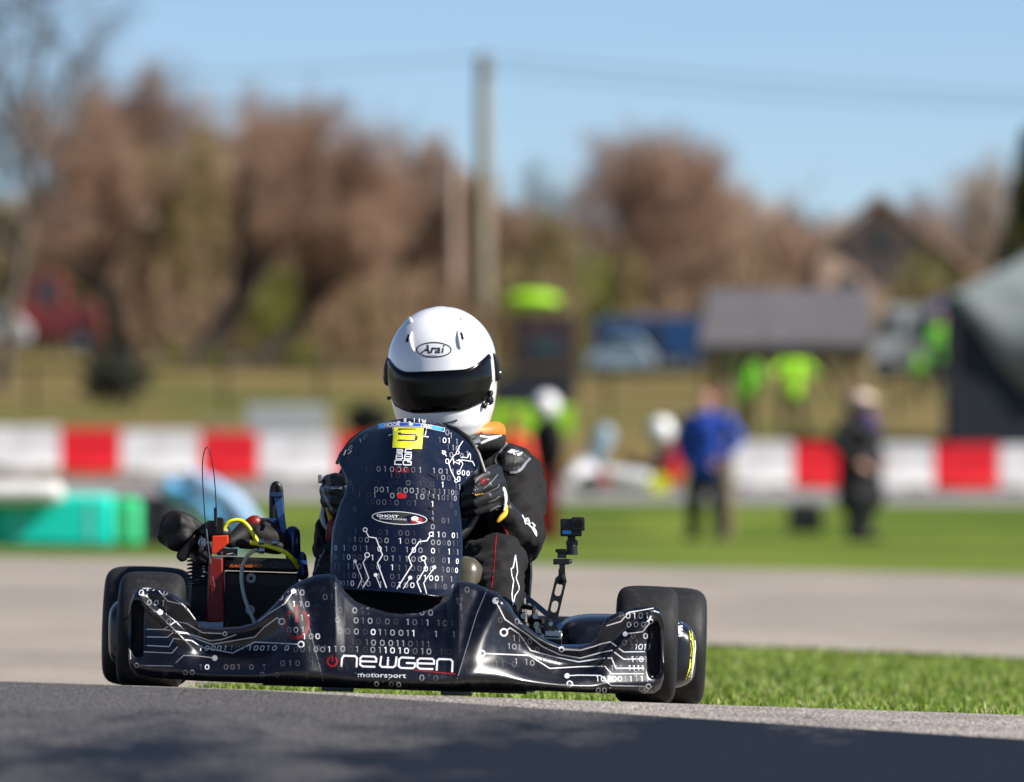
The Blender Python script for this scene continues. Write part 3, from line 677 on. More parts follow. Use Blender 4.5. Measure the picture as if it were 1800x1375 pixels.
# --- generic standing person, built in its own frame, facing -y
def person(px, feet, d, h, label, jacket='dark_coat', trousers='dark_trousers', hair='hair_red', rz=0, arms='down', helmet=None, coat_len=.0, z0=None, stance=.1, vest=None, cap=None, scarf=None, lean=0.0):
    x = (px-900)*d/FPX; z = CAMZ+(HOR-feet)*d/FPX if z0 is None else z0
    k = h/1.78; S = lambda *a: [Vector(p)*k for p in a]
    r_ = [None]
    hip = .93; sh = 1.45; st = stance
    lf = lean
    LA = {'down': [(.19, 0, 1.42), (.26, .02, 1.15), (.24, -.10, .92)], 'front': [(.19, 0, 1.42), (.28, -.02, 1.16), (.12, -.22, 1.10)], 'out': [(.19, 0, 1.42), (.36, -.05, 1.22), (.44, -.26, 1.18)], 'pocket': [(.19, 0, 1.42), (.30, .06, 1.17), (.20, -.08, .98)]}[arms]
    body = MB()
    body.caps(S((0, 0, hip), (0, .0, 1.15), (0, 0, 1.38), (0, 0, 1.46)), [v*k for v in (.14, .135, .15, .09)])
    body.caps(S((0, 0, 1.46), (0, -.01, 1.56)), .055*k)
    body.ball(Vector((0, -.015, 1.66))*k, .105*k, sc=(.78, .95, 1.15)); body.ball(Vector((0, -.115, 1.635))*k, .02*k, sc=(.7, 1, 1.2))
    body.ball(Vector((0, -.07, 1.575))*k, .045*k)
    for s in (-1, 1):
        body.ball(Vector((s*.083, 0, 1.65))*k, .025*k, sc=(.4, .8, 1.2))
        A = [Vector((s*a, b, c)) for a, b, c in LA]
        body.caps([v*k for v in [Vector((0, 0, 1.40))]+A], [v*k for v in (.08, .06, .045, .03)])
        hd = (A[2]-A[1]).normalized(); pc = A[2]+hd*.06; body.caps([A[2]*k, (A[2]+hd*.09)*k], [.03*k, .035*k])
        sd = hd.cross(Vector((0, 1, 0))).normalized() if abs(hd.y) < .9 else Vector((1, 0, 0))
        for q in range(4): f0 = A[2]+hd*.10+sd*(q-1.5)*.019; body.caps([f0*k, (f0+hd*.035)*k, (f0+hd*.06+Vector((0, -.02, -.005)))*k], [.0095*k, .009*k, .008*k], 8)
        t0 = A[2]+hd*.04+sd*.035*-1; body.caps([t0*k, (t0+hd*.03-sd*.02)*k, (t0+hd*.055-sd*.02)*k], [.011*k, .010*k, .009*k], 8)
        body.caps(S((s*.09, 0, hip), (s*(.09+st*.3), -.02, .5), (s*(.09+st*.5), .02, .09)), [v*k for v in (.085, .06, .04)])
        body.caps(S((s*(.09+st*.5), .03, .05), (s*(.10+st*.5), -.12, .04)), [v*k for v in (.045, .035)])
    o = body.build('person', 'skin', None, remesh=.014*k, smooth_it=3); o.location = (x, d, z); o.rotation_euler = (lf, 0, rz); tag(o, label, 'person')
    def child(m, name, mt, rm=.016, disp=None):
        c = m.build(name, mt, None, remesh=rm*k, smooth_it=2, disp=disp); c.parent = o; return c
    j = MB(); b_ = hip-.10-coat_len
    j.caps(S((0, 0, b_), (0, 0, 1.1), (0, 0, 1.36), (0, 0, 1.48)), [v*k for v in (.20 if coat_len else .175, .165, .185, .09)], 18)
    for s in (-1, 1):
        A = [Vector((s*a, b, c)) for a, b, c in LA]; j.caps([v*k for v in [Vector((0, 0, 1.41))]+A], [v*k for v in (.09, .085, .075, .055)])
        if coat_len: j.caps(S((s*.07, 0, 1.0), (s*.1, 0, b_-.05)), [.14*k, .15*k])
    child(j, 'jacket', jacket, disp=[(.15*k, .03*k)])
    t = MB()
    for s in (-1, 1): t.caps(S((s*.06, 0, hip), (s*(.09+st*.3), -.02, .5), (s*(.09+st*.5), .02, .12)), [v*k for v in (.125, .085, .065)])
    child(t, 'trousers', trousers)
    for s in (-1, 1):
        t = MB(); t.caps(S((s*(.09+st*.5), .03, .055), (s*(.10+st*.5), -.12, .045)), [.055*k, .045*k]); child(t, 'shoe', 'rubber')
    if helmet:
        t = MB(); t.ball(Vector((0, -.01, 1.665))*k, .155*k, 24, sc=(.88, 1, 1.02)); c = t.build('helmet', helmet, None); c.parent = o
        t = MB()
        for i in range(12):
            pass
        t.tube([Vector((.128*math.sin(a)*1.06, -.01-.155*math.cos(a)*1.0, 1.66))*k for a in np.linspace(-1.1, 1.1, 12)], .035*k, 8); c2 = t.build('visor', 'visor', None); c2.parent = c
    elif hair:
        t = MB(); t.ball(Vector((0, .025, 1.70))*k, .115*k, sc=(.85, .95, 1.0)); t.ball(Vector((0, .07, 1.62))*k, .09*k, sc=(.9, .7, 1.2)); child(t, 'hair', hair, .012)
    if cap:
        t = MB(); t.ball(Vector((0, 0, 1.70))*k, .125*k, sc=(.85, .98, .85)); t.box(Vector((0, -.13, 1.70))*k, (.15*k, .12*k, .02*k)); child(t, 'cap', cap, .012)
    if scarf:
        t = MB(); t.caps(S((0, -.05, 1.52), (0, -.13, 1.36)), [.085*k, .07*k]); child(t, 'scarf', scarf, .012)
    if vest:
        t = MB(); t.caps(S((0, 0, .93), (0, 0, 1.1), (0, 0, 1.36), (0, 0, 1.45)), [v*k for v in (.20, .19, .205, .13)], 18); child(t, 'vest', vest)
    return o
person(1243, 948, 101.5, 1.78, 'person with red-brown hair in a bright blue coat by the left shelter post', 'blue_coat', 'dark_trousers', 'hair_red', rz=-.5, arms='pocket', coat_len=.0).scale = (1.3, 1.2, 1)
person(1512, 952, 101.5, 1.76, 'man in a long dark coat and pale cap standing at the right shelter post', 'dark_coat', 'dark_trousers', 'hair_red', rz=1.0, arms='pocket', coat_len=.30, cap='pale_cap', scarf='purple', stance=0).scale = (1.45, 1.45, 1)
person(962, 962, 105, 1.86, 'person in a white helmet and red trousers standing behind the driver shoulder', 'dark_coat', 'suit_red', None, rz=-1.1, arms='down', helmet='helmet_white', vest=None)
person(1393, 768, 158, 1.76, 'marshal in a lime jacket with arms out, under the middle of the shelter roof', 'lime', 'olive_trousers', 'hair_red', rz=.3, arms='out', stance=.25)
person(1312, 772, 158, 1.70, 'marshal in a lime jacket partly behind the left post of the shelter', 'lime_leafy', 'olive_trousers', 'hair_red', rz=-.4, arms='down')
person(1652, 690, 190, 1.74, 'taller marshal in a lime jacket beside the white camper van', 'lime_leafy', 'dark_trousers', 'bush_dark' if False else 'hair_red', rz=.4, arms='front')
person(1612, 705, 186, 1.15, 'child in a lime jacket in front of the white camper van', 'lime_leafy', 'dark_trousers', 'hair_red', rz=-.3, arms='down')
# orange jacket person behind the driver
person(903, 960, 104, 1.60, 'person in an orange jacket behind the driver shoulder, next to the white helmet', 'orange_red', 'suit_red', 'hair_red', rz=2.6, arms='down')

def bx(m, px0, py0, px1, py1, d, dep, mi=0):
    a, b = P(px0, py0, d), P(px1, py1, d); m.box(((a.x+b.x)/2, d+dep/2, (a.z+b.z)/2), (abs(b.x-a.x), dep, abs(a.z-b.z)), mi=mi); return m
# shelter
def shelter():
    d = 104; x = (1378-900)*d/FPX; r = thing('marshal_shelter', (x, d, zg(x, d)), 'small open wooden shelter with a grey pitched roof on the grass', 'shelter')
    sc = d/FPX; m = MB(); A, B = P(1245, 508, d+.9), P(1528, 508, d+.9); a, b = P(1228, 603, d-.15), P(1536, 603, d-.15); a2, b2 = a+Vector((0, 2.1, 0)), b+Vector((0, 2.1, 0))
    for q in (0, .06):
        m.add([v-Vector((0, 0, q)) for v in (a, b, B, A, a2, b2)], [(0, 1, 2, 3), (3, 2, 5, 4)])
    m.add([a, b, b-Vector((0, 0, .06)), a-Vector((0, 0, .06))], [(0, 1, 2, 3)])
    m.build('roof', 'shingle', r, smooth=False)
    for v0, v1 in ((a, A), (b, B)):
        m = MB(); m.add([v0-Vector((0, 0, .07)), v1-Vector((0, 0, .07)), (v0+Vector((0, 2.1, 0)))-Vector((0, 0, .07))], [(0, 1, 2)]); m.build('gable', 'wood', r, smooth=False)
    for px, dd, w_ in ((1280, d+.05, .14), (1524, d+.05, .13), (1268, d+1.75, .12), (1508, d+1.75, .12)):
        xx = (px-900)*d/FPX; m = MB(); z0 = zg(xx, dd); zt = a.z-.03; m.box((xx, dd, (z0+zt)/2), (w_, w_, zt-z0)); m.build('post', 'pale_wood' if dd < d+1 else 'wood', r, bevel=.01)
    m = MB(); m.box((x, d+.05, a.z-.13), (1.95, .08, .14)); m.build('beam', 'wood', r)
    for s in (-1, 1):
        m = MB(); xx = x+s*.80; m.tube([(xx, d+.05, a.z-.75), (xx-s*.45, d+.05, a.z-.12)], .045, 6); m.build('brace', 'wood', r)
shelter()
def crate():
    d = 105; x = (1415-900)*d/FPX; z = CAMZ+(HOR-940)*d/FPX; r = thing('equipment_case', (x, d, z), 'black equipment case on the grass between the two standing people', 'case')
    m = MB(); m.box((x, d, z+.19), (.42, .34, .34)); m.build('case_body', 'black_plastic', r, bevel=.02)
    for s in (-1, 1): m = MB(); m.box((x+s*.12, d-.175, z+.27), (.05, .015, .05)); m.build('latch', 'steel', r)
    m = MB(); m.tube([(x-.08, d, z+.36), (x-.07, d, z+.40), (x+.07, d, z+.40), (x+.08, d, z+.36)], .012, 6); m.build('handle', 'rubber', r)
crate()
# utility poles and wires
defm('pole_pale', (0.33, 0.235, 0.18), 0.85, noise=0.2, nscale=4)
def utility_pole(px, top, d, rad, label, arm=True):
    x = (px-900)*d/FPX; z0 = zg(x, d); zt = CAMZ+(HOR-top)*d/FPX; r = thing('utility_pole', (x, d, z0), label, 'pole', 'wooden utility poles behind the track')
    m = MB(); m.tube([(x, d, z0-.1), (x, d, zt)], [rad*1.15, rad*.9], 14); m.build('pole_shaft', 'pole_wood' if arm else 'pole_pale', r)
    if arm:
        m = MB(); m.box((x, d-.22, zt-.45), (.5, .1, .12)); m.build('crossarm', 'pole_wood', r)
    for s in (-1, 1):
        m = MB(); m.lathe([(0, .0), (0, .05), (.05, .06), (.08, .035), (.13, .05), (.16, 0)], (x+s*.17, d-.22 if arm else d-.1, zt-.39 if arm else zt-.3), n=10, ax='Z', closed=False); m.build('insulator', 'steel', r)
    return x, d, zt
pa = utility_pole(850, 95, 250, .23, 'tall utility pole right behind the helmet, wires at its top')
pb = utility_pole(795, 270, 262, .20, 'shorter utility pole just left of the tall one', False)
for k, (py0, pyr, sag) in enumerate([(98, 172, .5), (122, 190, .9)]):
    m = MB(); a = P(850, py0, 249.7); b = P(1900, pyr, 235); m.tube([a.lerp(b, t)-Vector((0, 0, sag*4*t*(1-t)*.25)) for t in np.linspace(0, 1, 24)], .022, 5)
    o = m.build('overhead_wire', 'wire', None, at=tuple(a)); tag(o, ['upper thin wire running right from the tall pole', 'lower thin wire running right from the tall pole'][k], 'wire', 'overhead wires')
m = MB(); a = P(850, 100, 249.7); b = P(-100, 135, 262); m.tube([a.lerp(b, t)-Vector((0, 0, .4*4*t*(1-t)*.5)) for t in np.linspace(0, 1, 24)], .022, 5)
tag(m.build('overhead_wire', 'wire', None, at=tuple(a)), 'thin wire running left from the tall pole over the trees', 'wire', 'overhead wires')
# fence
def fence():
    d = 178; r = thing('field_fence', (0, d, zg(0, d)), 'low dark rail and wire fence crossing the field behind the barrier', 'fence')
    xs = [x for x in np.arange(-16, 16.1, 2.0)]
    for x in xs:
        z = zg(x, d); m = MB(); m.box((x, d, z+.5), (.09, .09, 1.05)); m.build('fence_post', 'olive_trousers', r)
    for hh, rr in ((1.0, .05), (.9, .02), (.6, .015), (.35, .015)):
        m = MB(); m.tube([(x, d-.055, zg(x, d)+hh) for x in np.arange(-17, 17.1, .5)], rr, 6); m.build('rail', 'olive_trousers', r)
fence()
# house with the brown gable, on the right
def house_r():
    d = 258; s = d/FPX; x = (1545-900)*s; z0 = zg(x, d); r = thing('gabled_house', (x, d, z0), 'brown house with a steep gabled roof among the trees on the right', 'house')
    pk = P(1545, 338, d); le = P(1420, 440, d); re = P(1712, 470, d)
    m = MB(); m.box((x+.2, d+4, (z0+le.z)/2), (4.1, 8, le.z-z0)); 
    m.add([(x-1.85, d+.0, le.z-.1), (x+2.25, d+.0, le.z-.1), (pk.x, d+.0, pk.z-.3), (x-1.85, d+8, le.z-.1), (x+2.25, d+8, le.z-.1), (pk.x, d+8, pk.z-.3)], [(0, 1, 2), (5, 4, 3)])
    m.build('wall', 'house_wall', r, smooth=False)
    m = MB()
    for q in (0, .22):
        o = Vector((0, 0, -q)); V = [le+o, pk+o, re+o]; V = [v-Vector((0, .5, 0)) for v in V]; m.add(V+[v+Vector((0, 9, 0)) for v in V], [(0, 1, 4, 3), (1, 2, 5, 4)])
    m.add([le-Vector((0, .5, 0)), pk-Vector((0, .5, 0)), pk-Vector((0, .5, .22)), le-Vector((0, .5, .22))], [(0, 1, 2, 3)]); m.add([re-Vector((0, .5, 0)), pk-Vector((0, .5, 0)), pk-Vector((0, .5, .22)), re-Vector((0, .5, .22))], [(0, 1, 2, 3)])
    m.build('roof', 'roof_brown', r, smooth=False)
    for px, py in ((1500, 500), (1590, 500), (1545, 425)):
        c = P(px, py, d); f = MB(); f.box((c.x, d-.03, c.z), (.6, .08, .8)); f = f.build('window', 'house_wall', r); g_ = MB(); g_.box((c.x, d-.075, c.z), (.42, .02, .6)); g_.build('pane', 'glass', f)
house_r()
def house_l():
    d = 310; s = d/FPX; x = (130-900)*s; z0 = zg(x, d); r = thing('pale_house', (x, d, z0), 'long pale house half hidden by the bare trees on the left', 'house')
    a = P(-60, 395, d); b = P(335, 520, d); m = MB(); m.box(((a.x+b.x)/2, d+3, (z0+a.z)/2), (b.x-a.x, 6, a.z-z0)); m.build('wall', 'pale_wall', r, smooth=False)
    m = MB(); e = .4; Z = a.z; pz = P(0, 345, d).z; V = [(a.x-e, d-e, Z), (b.x+e, d-e, Z), (b.x+e, d+3, pz), (a.x-e, d+3, pz), (b.x+e, d+6+e, Z), (a.x-e, d+6+e, Z)]
    m.add(V, [(0, 1, 2, 3), (3, 2, 4, 5)]); m.build('roof', 'twig_grey', r, smooth=False)
    for px in (30, 110, 190, 270):
        c = P(px, 455, d); f = MB(); f.box((c.x, d-.03, c.z), (.9, .08, 1.1)); f = f.build('window', 'white_paint', r); g_ = MB(); g_.box((c.x, d-.075, c.z), (.74, .02, .94)); g_.build('pane', 'glass', f)
house_l()
def vehicle(name, px0, px1, top, d, label, cat, body, kind, rz=0.0):
    s = d/FPX; x = ((px0+px1)/2-900)*s; L = (px1-px0)*s; z0 = zg(x, d); H = CAMZ+(HOR-top)*s-z0; r = thing(name, (x, d, z0), label, cat)
    wr = min(.33, H*.18); y0, y1 = d-.85, d+.85
    if kind == 'pickup': prof = [(-.5, .18), (-.5, .52), (-.46, .55), (-.30, .56), (-.20, .95), (-.14, 1.0), (.08, 1.0), (.12, .95), (.15, .58), (.5, .58), (.5, .18)]
    elif kind == 'car': prof = [(-.5, .2), (-.5, .5), (-.44, .6), (-.28, .64), (-.14, .97), (-.08, 1.0), (.22, 1.0), (.30, .96), (.44, .62), (.5, .56), (.5, .2)]
    elif kind == 'van': prof = [(-.5, .15), (-.5, .45), (-.47, .52), (-.38, .58), (-.30, .9), (-.26, 1.0), (.5, 1.0), (.5, .15)]
    else: prof = [(-.5, .2), (-.5, .97), (-.47, 1.0), (.47, 1.0), (.5, .97), (.5, .2)]
    m = MB(); m.prism([(x+a*L, z0+b*H) for a, b in prof], y0, y1); m.build('body', body, r, bevel=.05)
    for sx in ((-.32, .32) if kind != 'trailer' else (.05, .22)):
        for yy in (y0-.02, y1-.18):
            m = MB(); m.lathe([(0, .04), (0, wr), (.2, wr), (.2, .04)], (x+sx*L, yy, z0+wr), n=20, ax='Y'); t = m.build('wheel', 'rubber', r); m = MB(); m.lathe([(0, 0), (-.01, wr*.55), (.19, wr*.55)], (x+sx*L, yy, z0+wr), n=16, ax='Y', closed=False); m.build('rim', 'steel', t)
    wins = {'pickup': [[(-.19, .60), (-.135, .93), (-.03, .93), (-.03, .60)], [(-.01, .60), (-.01, .93), (.07, .93), (.10, .60)]], 'car': [[(-.24, .66), (-.11, .93), (.05, .93), (.05, .66)], [(.07, .66), (.07, .93), (.22, .93), (.34, .66)]], 'van': [[(-.36, .60), (-.28, .88), (-.12, .88), (-.12, .60)], [(.0, .55), (.0, .85), (.3, .85), (.3, .55)]], 'trailer': []}[kind]
    for wdw in wins: m = MB(); m.prism([(x+a*L, z0+b*H) for a, b in wdw], y0-.012, y0+.03); m.build('window', 'glass', r)
    if kind == 'trailer':
        m = MB(); m.box((x-.12*L, y0-.01, z0+.55*H), (.2*L, .03, .62*H)); m.build('door', 'navy', r); m = MB(); m.tube([(x+.5*L, d, z0+.25*H), (x+.62*L, d, z0+.22*H)], .05, 6); m.build('tow_bar', 'rubber', r)
    else:
        for sx in (-.5, .5): m = MB(); m.ball((x+sx*L*.99, y0+.12, z0+.42*H), .07, 10, sc=(.5, 1, 1)); m.build('headlight' if sx < 0 else 'tail_light', 'pale_panel' if sx < 0 else 'suit_red', r)
vehicle('pickup_truck', 12, 175, 480, 246, 'red pickup truck parked by the trees at the far left', 'truck', 'truck_red', 'pickup')
vehicle('parked_car', -95, 52, 540, 240, 'whitish car cut by the left edge in front of the red truck', 'car', 'white_paint', 'car')
vehicle('enclosed_trailer', 1100, 1232, 558, 236, 'blue enclosed trailer parked left of the shelter roof', 'trailer', 'blue_panel', 'trailer')
vehicle('parked_car', 1030, 1150, 592, 231, 'pale blue-white car parked in front of the blue trailer', 'car', 'pale_panel', 'car')
vehicle('enclosed_trailer', 1045, 1110, 560, 246, 'small navy trailer behind the pale car', 'trailer', 'blue_panel', 'trailer')
vehicle('camper_van', 1530, 1668, 540, 226, 'white camper van with dark windows right of the shelter', 'van', 'white_paint', 'van')
def purple():
    d = 238; a = P(1655, 535, d); z0 = zg(a.x, d); r = thing('pop_up_canopy', (a.x, d, z0), 'small blue-violet pop-up canopy behind the camper van', 'canopy'); m = MB(); c = a
    e = .75; zt = P(0, 522, d).z; zb = P(0, 565, d).z; m.add([(c.x-e, d-e, zb), (c.x+e, d-e, zb), (c.x+e, d+e, zb), (c.x-e, d+e, zb), (c.x, d, zt)], [(0, 1, 4), (1, 2, 4), (2, 3, 4), (3, 0, 4)]); m.build('canopy_top', 'purple_cloth', r, smooth=False)
    for sx in (-1, 1):
        for sy in (-1, 1): m = MB(); m.tube([(c.x+sx*e*.95, d+sy*e*.95, z0), (c.x+sx*e*.95, d+sy*e*.95, zb)], .025, 6); m.build('leg', 'dark_metal', r)
purple()
# tent on the right
def tent():
    d = 156; x0 = P(1676, 0, d).x; x1 = x0+5.2; z0 = zg(x0, d)+.0; ze = P(0, 520, d).z; zr = P(0, 430, d).z; r = thing('paddock_tent', ((x0+x1)/2, d, z0), 'big tent with pale grey-green roof and navy side walls at the right edge', 'tent')
    m = MB(); m.prism([(x0+.04, z0-.4), (x1-.04, z0-.4), (x1-.04, ze), (x0+.04, ze)], d+.0, d+4.5); m.build('side_wall', 'navy', r, smooth=False)
    xm = (x0+x1)/2
    m = MB(); ridge = [(x0+1.75, d+2.2, zr), (x1-1.75, d+2.2, zr)]; c4 = [(x0-.05, d-.12, ze), (x1+.05, d-.12, ze), (x1+.05, d+4.6, ze), (x0-.05, d+4.6, ze)]
    m.add(c4+ridge, [(0, 1, 5, 4), (1, 2, 5), (2, 3, 4, 5), (3, 0, 4)])
    m.build('roof', 'tarp', r, smooth=False)
    # drawn-back front curtain: a draped sheet falling from the eave
    m = MB(); N = 16
    for i in range(N+1):
        t = i/N; xx = lerp(x0, x1, t); drop = lerp(.05, 1.75, min(1, t*4.2)); yo = -.13-.05*math.sin(t*22)
        m.v += [(xx, d+yo, ze-.01), (xx, d+yo-.03, ze-drop*.5), (xx, d+yo, ze-drop)]
    for i in range(N):
        for k in range(2): m.f.append((i*3+k, (i+1)*3+k, (i+1)*3+k+1, i*3+k+1)); m.m.append(0)
    o = m.build('front_curtain', 'tarp', r); sd_ = o.modifiers.new('s', 'SOLIDIFY'); sd_.thickness = .01
    for xx in (x0+.02, x1-.02): m = MB(); m.tube([(xx, d-.1, z0-.1), (xx, d-.1, ze)], .04, 8); m.build('pole', 'dark_metal', r)
tent()
# marshal post with lime panels
def post():
    d = 160; r = thing('marshal_post', (P(940, 0, d).x, d, zg(.4, d)), 'marshal post with a navy banner over lime panels behind the driver', 'marshal post')
    z0 = zg(.4, d)
    a, b = P(868, 662, d), P(1000, 712, d); m = MB(); m.box(((a.x+b.x)/2, d+.05, (a.z+b.z)/2), (b.x-a.x, .1, a.z-b.z)); m.build('banner', 'navy', r, bevel=.01)
    a, b = P(862, 714, d), P(1008, 800, d); m = MB()
    for k in range(3): xx = lerp(a.x, b.x, (k+.5)/3); m.box((xx, d+.05, (a.z+z0)/2), ((b.x-a.x)/3-.03, .12, a.z-z0))
    m.build('lime_panel', 'lime', r, bevel=.02)
    for px in (866, 1003): m = MB(); xx = P(px, 0, d).x; m.tube([(xx, d+.2, z0), (xx, d+.2, P(0, 655, d).z)], .035, 8); m.build('upright', 'dark_metal', r)
post()
def kiosk():
    d = 205; x = P(958, 0, d).x; z0 = zg(x, d); r = thing('tower_cabin', (x, d, z0), 'dark cabin with a bright lime rounded canopy above the marshal post', 'cabin')
    a, b = P(905, 556, d), P(1018, 700, d); m = MB(); m.box((x, d+.6, (a.z+z0)/2), (b.x-a.x, 1.2, a.z-z0)); m.build('cabin', 'maroon', r, bevel=.03)
    c = P(935, 528, d); m = MB(); m.ball((c.x, d+.3, c.z), .68, 20, sc=(1.0, .8, .33)); m.build('canopy', 'lime', r)
    m = MB(); e = P(960, 610, d); m.box((e.x, d-.02, e.z), (.8, .04, .4)); f = m.build('window', 'glass', r)
kiosk()
def sign(px0, py0, px1, py1, d, mt, label, name='board', cat='board'):
    a, b = P(px0, py0, d), P(px1, py1, d); x = (a.x+b.x)/2; z0 = zg(x, d); r = thing(name, (x, d, z0), label, cat)
    m = MB(); m.box((x, d, (a.z+b.z)/2), (b.x-a.x, .06, a.z-b.z)); m.build('panel', mt, r, bevel=.02)
    for s in (-.4, .4): m = MB(); m.box((x+s*(b.x-a.x), d+.06, (z0+b.z)/2+.1), (.05, .05, max(.2, b.z-z0+.25))); m.build('leg', 'dark_metal', r)
sign(432, 712, 572, 770, 156, 'white_paint', 'white board standing behind the barrier left of the driver')
sign(350, 738, 405, 770, 156, 'khaki', 'small beige board left of the white one behind the barrier')

# teal foam barrier, left
def foam(px0, px1, top, bot, d, mt, dep, label, name, grp=None, bev=.05):
    a, b = P(px0, top, d), P(px1, bot, d); x = (a.x+b.x)/2; m = MB(); m.box((0, 0, (a.z-b.z)/2), (b.x-a.x, dep, a.z-b.z)); r = thing(name, (x, d, b.z), label, 'barrier', grp)
    o = m.build('foam_cover', mt, None, bevel=bev); o.parent = r
    for s in (-.3, .3): m = MB(); m.tube([(s*(b.x-a.x), -dep/2-.006, .05), (s*(b.x-a.x), -dep/2-.006, (a.z-b.z)-.05)], .004, 5); o = m.build('strap', 'barrier_white' if mt != 'barrier_white' else 'grey_trim', None); o.parent = r
    return r
foam(-260, -6, 866, 962, 66, 'teal', .5, 'teal foam crash barrier beyond the left edge', 'foam_barrier')
foam(-4, 200, 869, 962, 66, 'teal', .5, 'long teal foam crash barrier on the grass at the left edge', 'foam_barrier')
foam(202, 247, 876, 962, 66.05, 'green_foam', .48, 'short green block at the right end of the teal barrier', 'foam_barrier')
foam(-150, 112, 846, 886, 65.6, 'barrier_white', .3, 'white padded roll lying along the top of the teal barrier', 'foam_roll', bev=.08)
# tyre stacks behind
def tstack(px, d, n, i):
    x = P(px, 0, d).x; z0 = zg(x, d)
    for k in range(n):
        o = MB(); prof = [(.0, .18), (0, .25), (.03, .29), (.09, .30), (.15, .29), (.18, .25), (.18, .18), (.12, .16), (.06, .16)]
        o.lathe(prof, (0, 0, 0), n=20, ax='Z'); q = o.build('old_tyre', 'tyre_stack', None); q.location = (x, d, z0+k*.185)
        tag(q, 'black tyre, %s of the %s low stack behind the teal barrier' % (('bottom', 'middle', 'top')[k], ('leftmost', 'second', 'third', 'rightmost')[i]), 'tyre', 'stacked tyres behind the teal barrier')
for i, px in enumerate((130, 185, 240, 290)): tstack(px, 92, 3, i)
# pale blue air fence, arched
def arch():
    d = 74; c = P(318, 935, d); r = thing('air_barrier', (P(370, 0, d).x, d, zg(-2.6, d)), 'light blue and white curved inflatable barrier behind the engine', 'barrier')
    def q(px, py): return P(px, py, d)
    top = [q(300, 858), q(330, 872), q(362, 893), q(392, 922), q(410, 962)]
    m = MB(); m.caps(top, [.09, .10, .115, .12, .10], 16); m.build('upper_tube', 'blue_air', r, subsurf=1)
    m = MB(); m.caps([v+Vector((.19, -.02, .075)) for v in top], [.085, .10, .11, .11, .1], 16); m.build('lower_tube', 'pale_blue_air', r, subsurf=1)
    for v in (top[1], top[3]): m = MB(); m.box(v+Vector((.1, -.13, .03)), (.04, .02, .3)); m.build('strap', 'grey_trim', r)
arch()
# the far kart
def far_kart():
    d = 112; s = d/FPX; c = P(1100, 868, d); z = c.z; X = lambda px: P(px, 0, d).x; Z = lambda py: P(0, py, d).z
    r = thing('far_kart', (c.x, d, z), 'white and red racing kart driving to the left on the far track', 'kart')
    m = MB(); m.box((c.x, d, z+.06), (1.25, .7, .03)); m.tube([(X(1010), d-.3, z+.07), (X(1190), d-.3, z+.07)], .02, 6); m.tube([(X(1010), d+.3, z+.07), (X(1190), d+.3, z+.07)], .02, 6); m.build('chassis', 'dark_metal', r)
    m = MB(); m.caps([(X(1012), d-.28, Z(838)), (X(1035), d, Z(822)), (X(1012), d+.28, Z(838))], [.13, .17, .13]); m.caps([(X(1000), d-.35, Z(845)), (X(1000), d+.35, Z(845))], .09); m.build('nose_fairing', 'kart_white', r, remesh=.03)
    m = MB(); m.caps([(X(1068), d-.48, Z(835)), (X(1130), d-.5, Z(845))], [.12, .13]); m.build('side_pod', 'kart_white', r)
    m = MB(); m.box((X(1060), d-.58, Z(842)), (.16, .04, .12)); m.build('side_panel', 'suit_red', r, bevel=.01)
    m = MB(); m.caps([(X(1042), d, Z(815)), (X(1062), d, Z(765))], [.12, .14]); m.build('steering_fairing', 'pale_panel', r)
    m = MB(); m.caps([(X(1170), d, Z(838)), (X(1192), d, Z(800))], [.18, .16]); m.build('seat', 'suit_red', r)
    for px, yy in ((1035, -.55), (1035, .55), (1158, -.62), (1158, .62)):
        m = MB(); R = .14; m.lathe([(-.06, .06), (-.08, R*.8), (-.05, R), (.05, R), (.08, R*.8), (.06, .06)], (X(px), d+yy, z+R-.01), n=24, ax='Y'); t = m.build('wheel', 'rubber', r)
        m = MB(); m.lathe([(-.085, 0), (-.085, R*.95 if px > 1100 else .07), (.08, .07)], (X(px), d+yy, z+R-.01), n=20, ax='Y', closed=False); m.build('rim', 'yellow_print' if px > 1100 else 'steel', t)
    # its driver, seated
    b = MB(); hp = (X(1172), d, Z(835)); ch = (X(1166), d, Z(798))
    b.caps([hp, ((hp[0]+ch[0])/2, d, (hp[2]+ch[2])/2), ch, (X(1162), d, Z(785))], [.13, .14, .15, .07]); b.ball((X(1162), d, Z(765)), .10)
    for s_ in (-1, 1):
        b.caps([ch, (X(1166), d+s_*.2, Z(800)), (X(1140), d+s_*.27, Z(824)), (X(1098), d+s_*.14, Z(802))], [.09, .065, .05, .035])
        for q in range(4): b.caps([(X(1098), d+s_*.14, Z(803+q*2.6)), (X(1091), d+s_*.14, Z(803+q*2.6)), (X(1089), d+s_*.12, Z(805+q*2.6))], .011, 6)
        b.caps([(X(1099), d+s_*.12, Z(800)), (X(1094), d+s_*.11, Z(799))], .012, 6)
        b.caps([hp, (X(1122), d+s_*.15, Z(818)), (X(1062), d+s_*.13, Z(850)), (X(1052), d+s_*.13, Z(842))], [.1, .08, .055, .045])
    o = b.build('person', 'maroon', None, remesh=.02, smooth_it=2, at=(X(1170), d, z)); tag(o, 'driver in a white helmet and dark red suit seated in the far kart', 'person')
    hm = MB(); hm.ball((X(1162), d, Z(757)), .175, 24, sc=(.95, .88, 1.02)); h_ = hm.build('helmet', 'helmet_white', o)
    hm = MB(); hm.tube([(X(1162)-.168*math.cos(a), d+.155*math.sin(a), Z(758)) for a in np.linspace(-1.1, 1.1, 12)], .035, 8); hm.build('visor', 'visor', h_)
far_kart()
